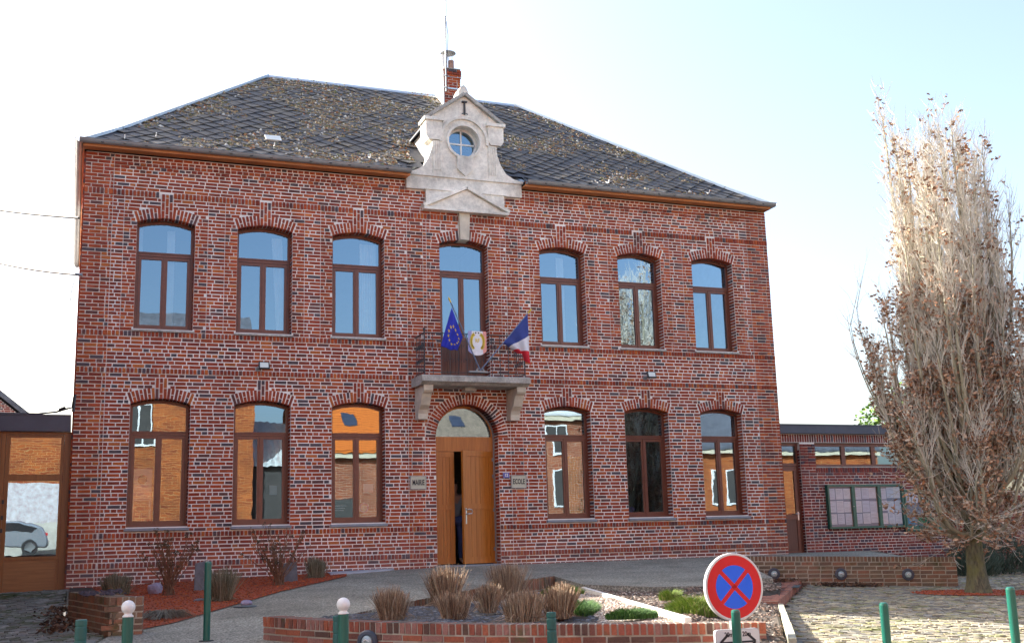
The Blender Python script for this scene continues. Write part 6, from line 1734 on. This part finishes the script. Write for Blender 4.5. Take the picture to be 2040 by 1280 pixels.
# overhead wires on the left
def wire(a, b, sag, lab):
    q = MB(); P = [a.lerp(b, t / 16) - Vector((0, 0, sag * 4 * (t / 16) * (1 - t / 16))) for t in range(17)]; q.tube(P, .026, 5); tag(q.obj("overhead_wire", M['black']), lab, "wire", "overhead wires at the left")
def far(px, py, dep): return CAM + (R_RIGHT * ((px - 1020) / 2253.364) + R_UP * ((640 - py) / 2253.364) + R_FWD) * dep
wire(far(157, 434, 21.3), far(-220, 372, 27), .12, "upper thin overhead wire reaching the town hall corner")
wire(far(160, 547, 21.2), far(-220, 440, 27), .25, "lower overhead wire ending at a clamp on the town hall corner")
q = MB(); q.tube([far(150, 546, 21.2), far(164, 548, 21.2)], .03, 6); q.tube([far(152, 550, 21.2), far(143, 575, 21.2), far(140, 600, 21.25)], .008, 4); tag(q.obj("wire_clamp", M['zinc']), "small grey wire clamp with hanging tail at the town hall corner", "clamp")

# ================================================================== ACROSS THE STREET (seen in the windows)
def far_brick(name, c1, c2, mo_, sc=1.0):
    mt, nt, p = new_mat(name); p.inputs['Roughness'].default_value = .9
    g_ = N(nt, "ShaderNodeNewGeometry"); sp = N(nt, "ShaderNodeSeparateXYZ"); nt.links.new(g_.outputs["Position"], sp.inputs[0])
    cb_ = N(nt, "ShaderNodeCombineXYZ"); ad = N(nt, "ShaderNodeMath", operation='ADD'); nt.links.new(sp.outputs[0], ad.inputs[0]); nt.links.new(sp.outputs[1], ad.inputs[1]); nt.links.new(ad.outputs[0], cb_.inputs[0]); nt.links.new(sp.outputs[2], cb_.inputs[1])
    b = N(nt, "ShaderNodeTexBrick"); b.inputs["Scale"].default_value = 1; b.inputs["Brick Width"].default_value = .23 * sc; b.inputs["Row Height"].default_value = .074 * sc; b.inputs["Mortar Size"].default_value = .010
    b.inputs["Color1"].default_value = (*c1, 1); b.inputs["Color2"].default_value = (*c2, 1); b.inputs["Mortar"].default_value = (*mo_, 1); nt.links.new(cb_.outputs[0], b.inputs[0])
    n2 = noise(nt, .7, 5, .6); r2 = ramp(nt, [(.3, (.7,.7,.7)), (.7, (1.2,1.2,1.2))]); nt.links.new(n2.outputs['Fac'], r2.inputs[0]); nt.links.new(mixc(nt, 1.0, b.outputs[0], r2.outputs[0], 'MULTIPLY'), p.inputs['Base Color']); return mt
M['fb1'] = far_brick('orange_house_brick', (.26,.048,.010), (.40,.095,.016), (.46,.22,.08), 1.6); M['fb2'] = far_brick('red_house_brick', (.24,.055,.022), (.33,.095,.035), (.42,.31,.22), 1.6)
M['cream'] = mat('cream_render', (.62,.55,.40), .85, .1, 2); M['plinth'] = mat('pale_plinth', (.55,.50,.42), .85, .2, 2)
mt, nt, p = new_mat('orange_roof_tiles'); p.inputs['Roughness'].default_value = .85
g_ = N(nt, "ShaderNodeNewGeometry"); wv = N(nt, "ShaderNodeTexWave"); wv.bands_direction = 'Z'; wv.inputs["Scale"].default_value = 2.4; nt.links.new(g_.outputs["Position"], wv.inputs[0]); r1 = ramp(nt, [(.2, (.42,.09,.010)), (.6, (.66,.165,.018))]); nt.links.new(wv.outputs['Fac'], r1.inputs[0]); nt.links.new(r1.outputs[0], p.inputs['Base Color']); M['otile'] = mt
HY = -34.0
def house(x0, x1, eave, ridge, wm, rm, label, plinth=0, depth=9, wins=(), doors=(), gable=False):
    t = thing("opposite_house", label, "house", ((x0 + x1) / 2, HY, .45))
    q = MB(); q.box(x0, x1, HY - depth, HY, .2, eave); w = q.obj("wall", wm, t)
    if plinth: q = MB(); q.box(x0 + .01, x1 - .01, HY + .001, HY + .05, .2, plinth); q.obj("plinth", M['plinth'], t)
    q = MB(); q.prism([(HY + .35, eave - .05), (HY + .35, eave + .08), (HY - depth / 2, ridge), (HY - depth - .3, eave + .08), (HY - depth - .3, eave - .05)], x0 - .05, x1 + .05, plane='yz'); q.obj("roof", rm, t)
    q = MB(); q.box(x0, x1, HY + .002, HY + .30, eave - .28, eave - .06); q.obj("cornice", M['cream'], t)
    for (a, b, c, d) in wins:
        q = MB(); q.box(a - .08, b + .08, HY + .002, HY + .06, c - .1, d + .08); f = q.obj("window", M['white'], t); q = MB(); q.box(a, (a + b) / 2 - .04, HY + .061, HY + .07, c, d); q.box((a + b) / 2 + .04, b, HY + .061, HY + .07, c, d); q.obj("pane", M['dark'], f)
    for (a, b, c, d) in doors:
        q = MB(); q.box(a, b, HY + .002, HY + .06, c, d); q.obj("garage_door", M['dark'], t)
    return t
house(-24, .6, 9.2, 13, M['fb1'], M['slate'], "orange brick house with pale plinth across the street, mirrored in the left windows", plinth=1.9, wins=((-5.4, -4.3, 5.6, 7.4), (-14, -12.8, 2.4, 4.2), (-14, -12.8, 5.6, 7.2)))
q = MB(); q.box(-13.5, -6.9, HY + .002, HY + .03, 1.9, 3.7); tag(q.obj("painted_band", mat('flaking_white_paint', (.62,.52,.52), .9, .35, 5, col2=(.70,.66,.66))), "flaking white painted band on the brick house opposite", "painted wall")
lt = thing("lean_to", "lean-to with pale corrugated roof between the houses opposite", "shed", (1.9, HY, .45))
q = MB(); q.box(.65, 3.1, HY - 3, HY - .6, .2, 4.6); q.obj("wall", M['dark'], lt); q = MB()
for k in range(14): q.add([(.62 + .18 * k, HY - .3, 4.55 + .05 * (k % 2)), (.80 + .18 * k, HY - .3, 4.55 + .05 * ((k + 1) % 2)), (.80 + .18 * k, HY - 4, 7.0 + .05 * ((k + 1) % 2)), (.62 + .18 * k, HY - 4, 7.0 + .05 * (k % 2))], [(0, 1, 2, 3)])
q.obj("roof", mat('pale_corrugated_sheet', (.50,.52,.50), .6, .2, 3), lt, fixn=False)
house(3.2, 9.4, 5.2, 9.6, M['fb2'], M['otile'], "brick house with bright orange tiled roof across the street", wins=((7.3, 8.3, 3.0, 4.4),), doors=((3.6, 5.9, .2, 2.9),))
q = MB(); q.obox((5.75, HY - 1.55, 6.98), (1,0,0), Vector((0,-.74,.67)), Vector((0,.67,.74)), .35, .5, .04); tag(q.obj("roof_window", M['navy']), "roof window in the orange tiled roof opposite", "roof window")
house(9.5, 15.2, 5.3, 10.0, M['fb2'], mat('brown_roof', (.20,.15,.11), .85, .3, 3, fine=(12,.3)), "brick house with brown roof across the street, mirrored in the fanlight", wins=((12.8, 13.9, 2.6, 4.4),))
q = MB(); q.obox((11.6, HY - 1.25, 6.90), (1,0,0), Vector((0,-.72,.69)), Vector((0,.69,.72)), .35, .55, .05); tag(q.obj("roof_window", M['navy']), "roof window in the brown roof opposite", "roof window")
house(15.4, 24, 7.2, 11.9, M['fb2'], mat('pale_roof', (.62,.62,.60), .6, .1, 2), "taller brick house with pale metal roof across the street", plinth=1.2, wins=((16.3, 17.5, 2.4, 4.3), (16.3, 17.5, 5.2, 6.6), (20.3, 21.5, 2.4, 4.3)))
house(24.2, 40, 5.5, 9.5, M['fb1'], M['slate'], "long brick house with slate roof across the street on the right", wins=((27, 28.2, 2.4, 4.2),))
# unseen house added at left, sized so its shadow covers the left foreground
nbh = thing("shade_blocker_house", "unseen brick house left of the porch, added to shade the left foreground", "house", (-14, -3, -.5))
q = MB(); q.box(-18, -9.9, -10.5, 6.5, -1.1, 5.85); q.obj("wall", M['fb2'], nbh)
q = MB(); q.prism([(-18.3, 5.851), (-9.8, 5.851), (-14, 7.9)], -10.8, 6.7); q.obj("roof", M['slate'], nbh)

# parked car mirrored in the porch glass
random.seed(3)
car = thing("parked_car", "silver hatchback parked across the street, mirrored in the porch door", "car", (-10.3, -30.6, .45))
M['silver'] = mat('silver_paint', (.50,.52,.55), .25, .05, 2, metal=.6); M['tyre'] = mat('tyre', (.03,.03,.03), .8, .1, 9)
cx, cy, cz = -10.6, -31.6, .45
q = MB(); prof = [(-2.1, .35), (-2.15, .75), (-1.95, .95), (-1.15, 1.02), (-.45, 1.45), (.9, 1.50), (1.75, 1.25), (2.0, .95), (2.1, .6), (2.05, .32)]
q.prism([(cx + a, cz + b) for a, b in prof], cy - .85, cy + .85); cb2 = q.obj("body", M['silver'], car); md = cb2.modifiers.new("b", 'BEVEL'); md.width = .10; md.segments = 3
q = MB(); q.prism([(cx - .95, cz + 1.03), (cx - .38, cz + 1.38), (cx + .25, cz + 1.40), (cx + .25, cz + 1.0)], cy + .851, cy + .858); q.prism([(cx + .33, cz + 1.0), (cx + .33, cz + 1.40), (cx + .9, cz + 1.40), (cx + 1.55, cz + 1.18), (cx + 1.4, cz + 1.02)], cy + .851, cy + .858); q.obj("side_window", M['black'], car)
for x in (-1.3, 1.3):
    for y_ in (cy + .72, cy - .92):
        w = thing_ = None
        q = MB(); q.lathe([(.33, 0), (.33, .2), (.22, .2), (.22, 0)], (cx + x, y_ , cz + .33), 24, ax='y')
        for i, v in enumerate(q.v): q.v[i] = (v[0], 2 * y_ - v[1], v[2])
        wo_ = q.obj("wheel", M['tyre'], car); q = MB(); q.lathe([(.215, .06), (.215, .16), (.05, .15), (.001, .15)], (cx + x, y_, cz + .33), 5, ax='y')
        for i, v in enumerate(q.v): q.v[i] = (v[0], 2 * y_ - v[1], v[2])
        q.obj("rim", M['steel'], wo_)
q = MB(); q.box(cx + 1.93, cx + 2.08, cy + .5, cy + .83, cz + .82, cz + .95); q.obj("tail_light", M['s_red'], car)
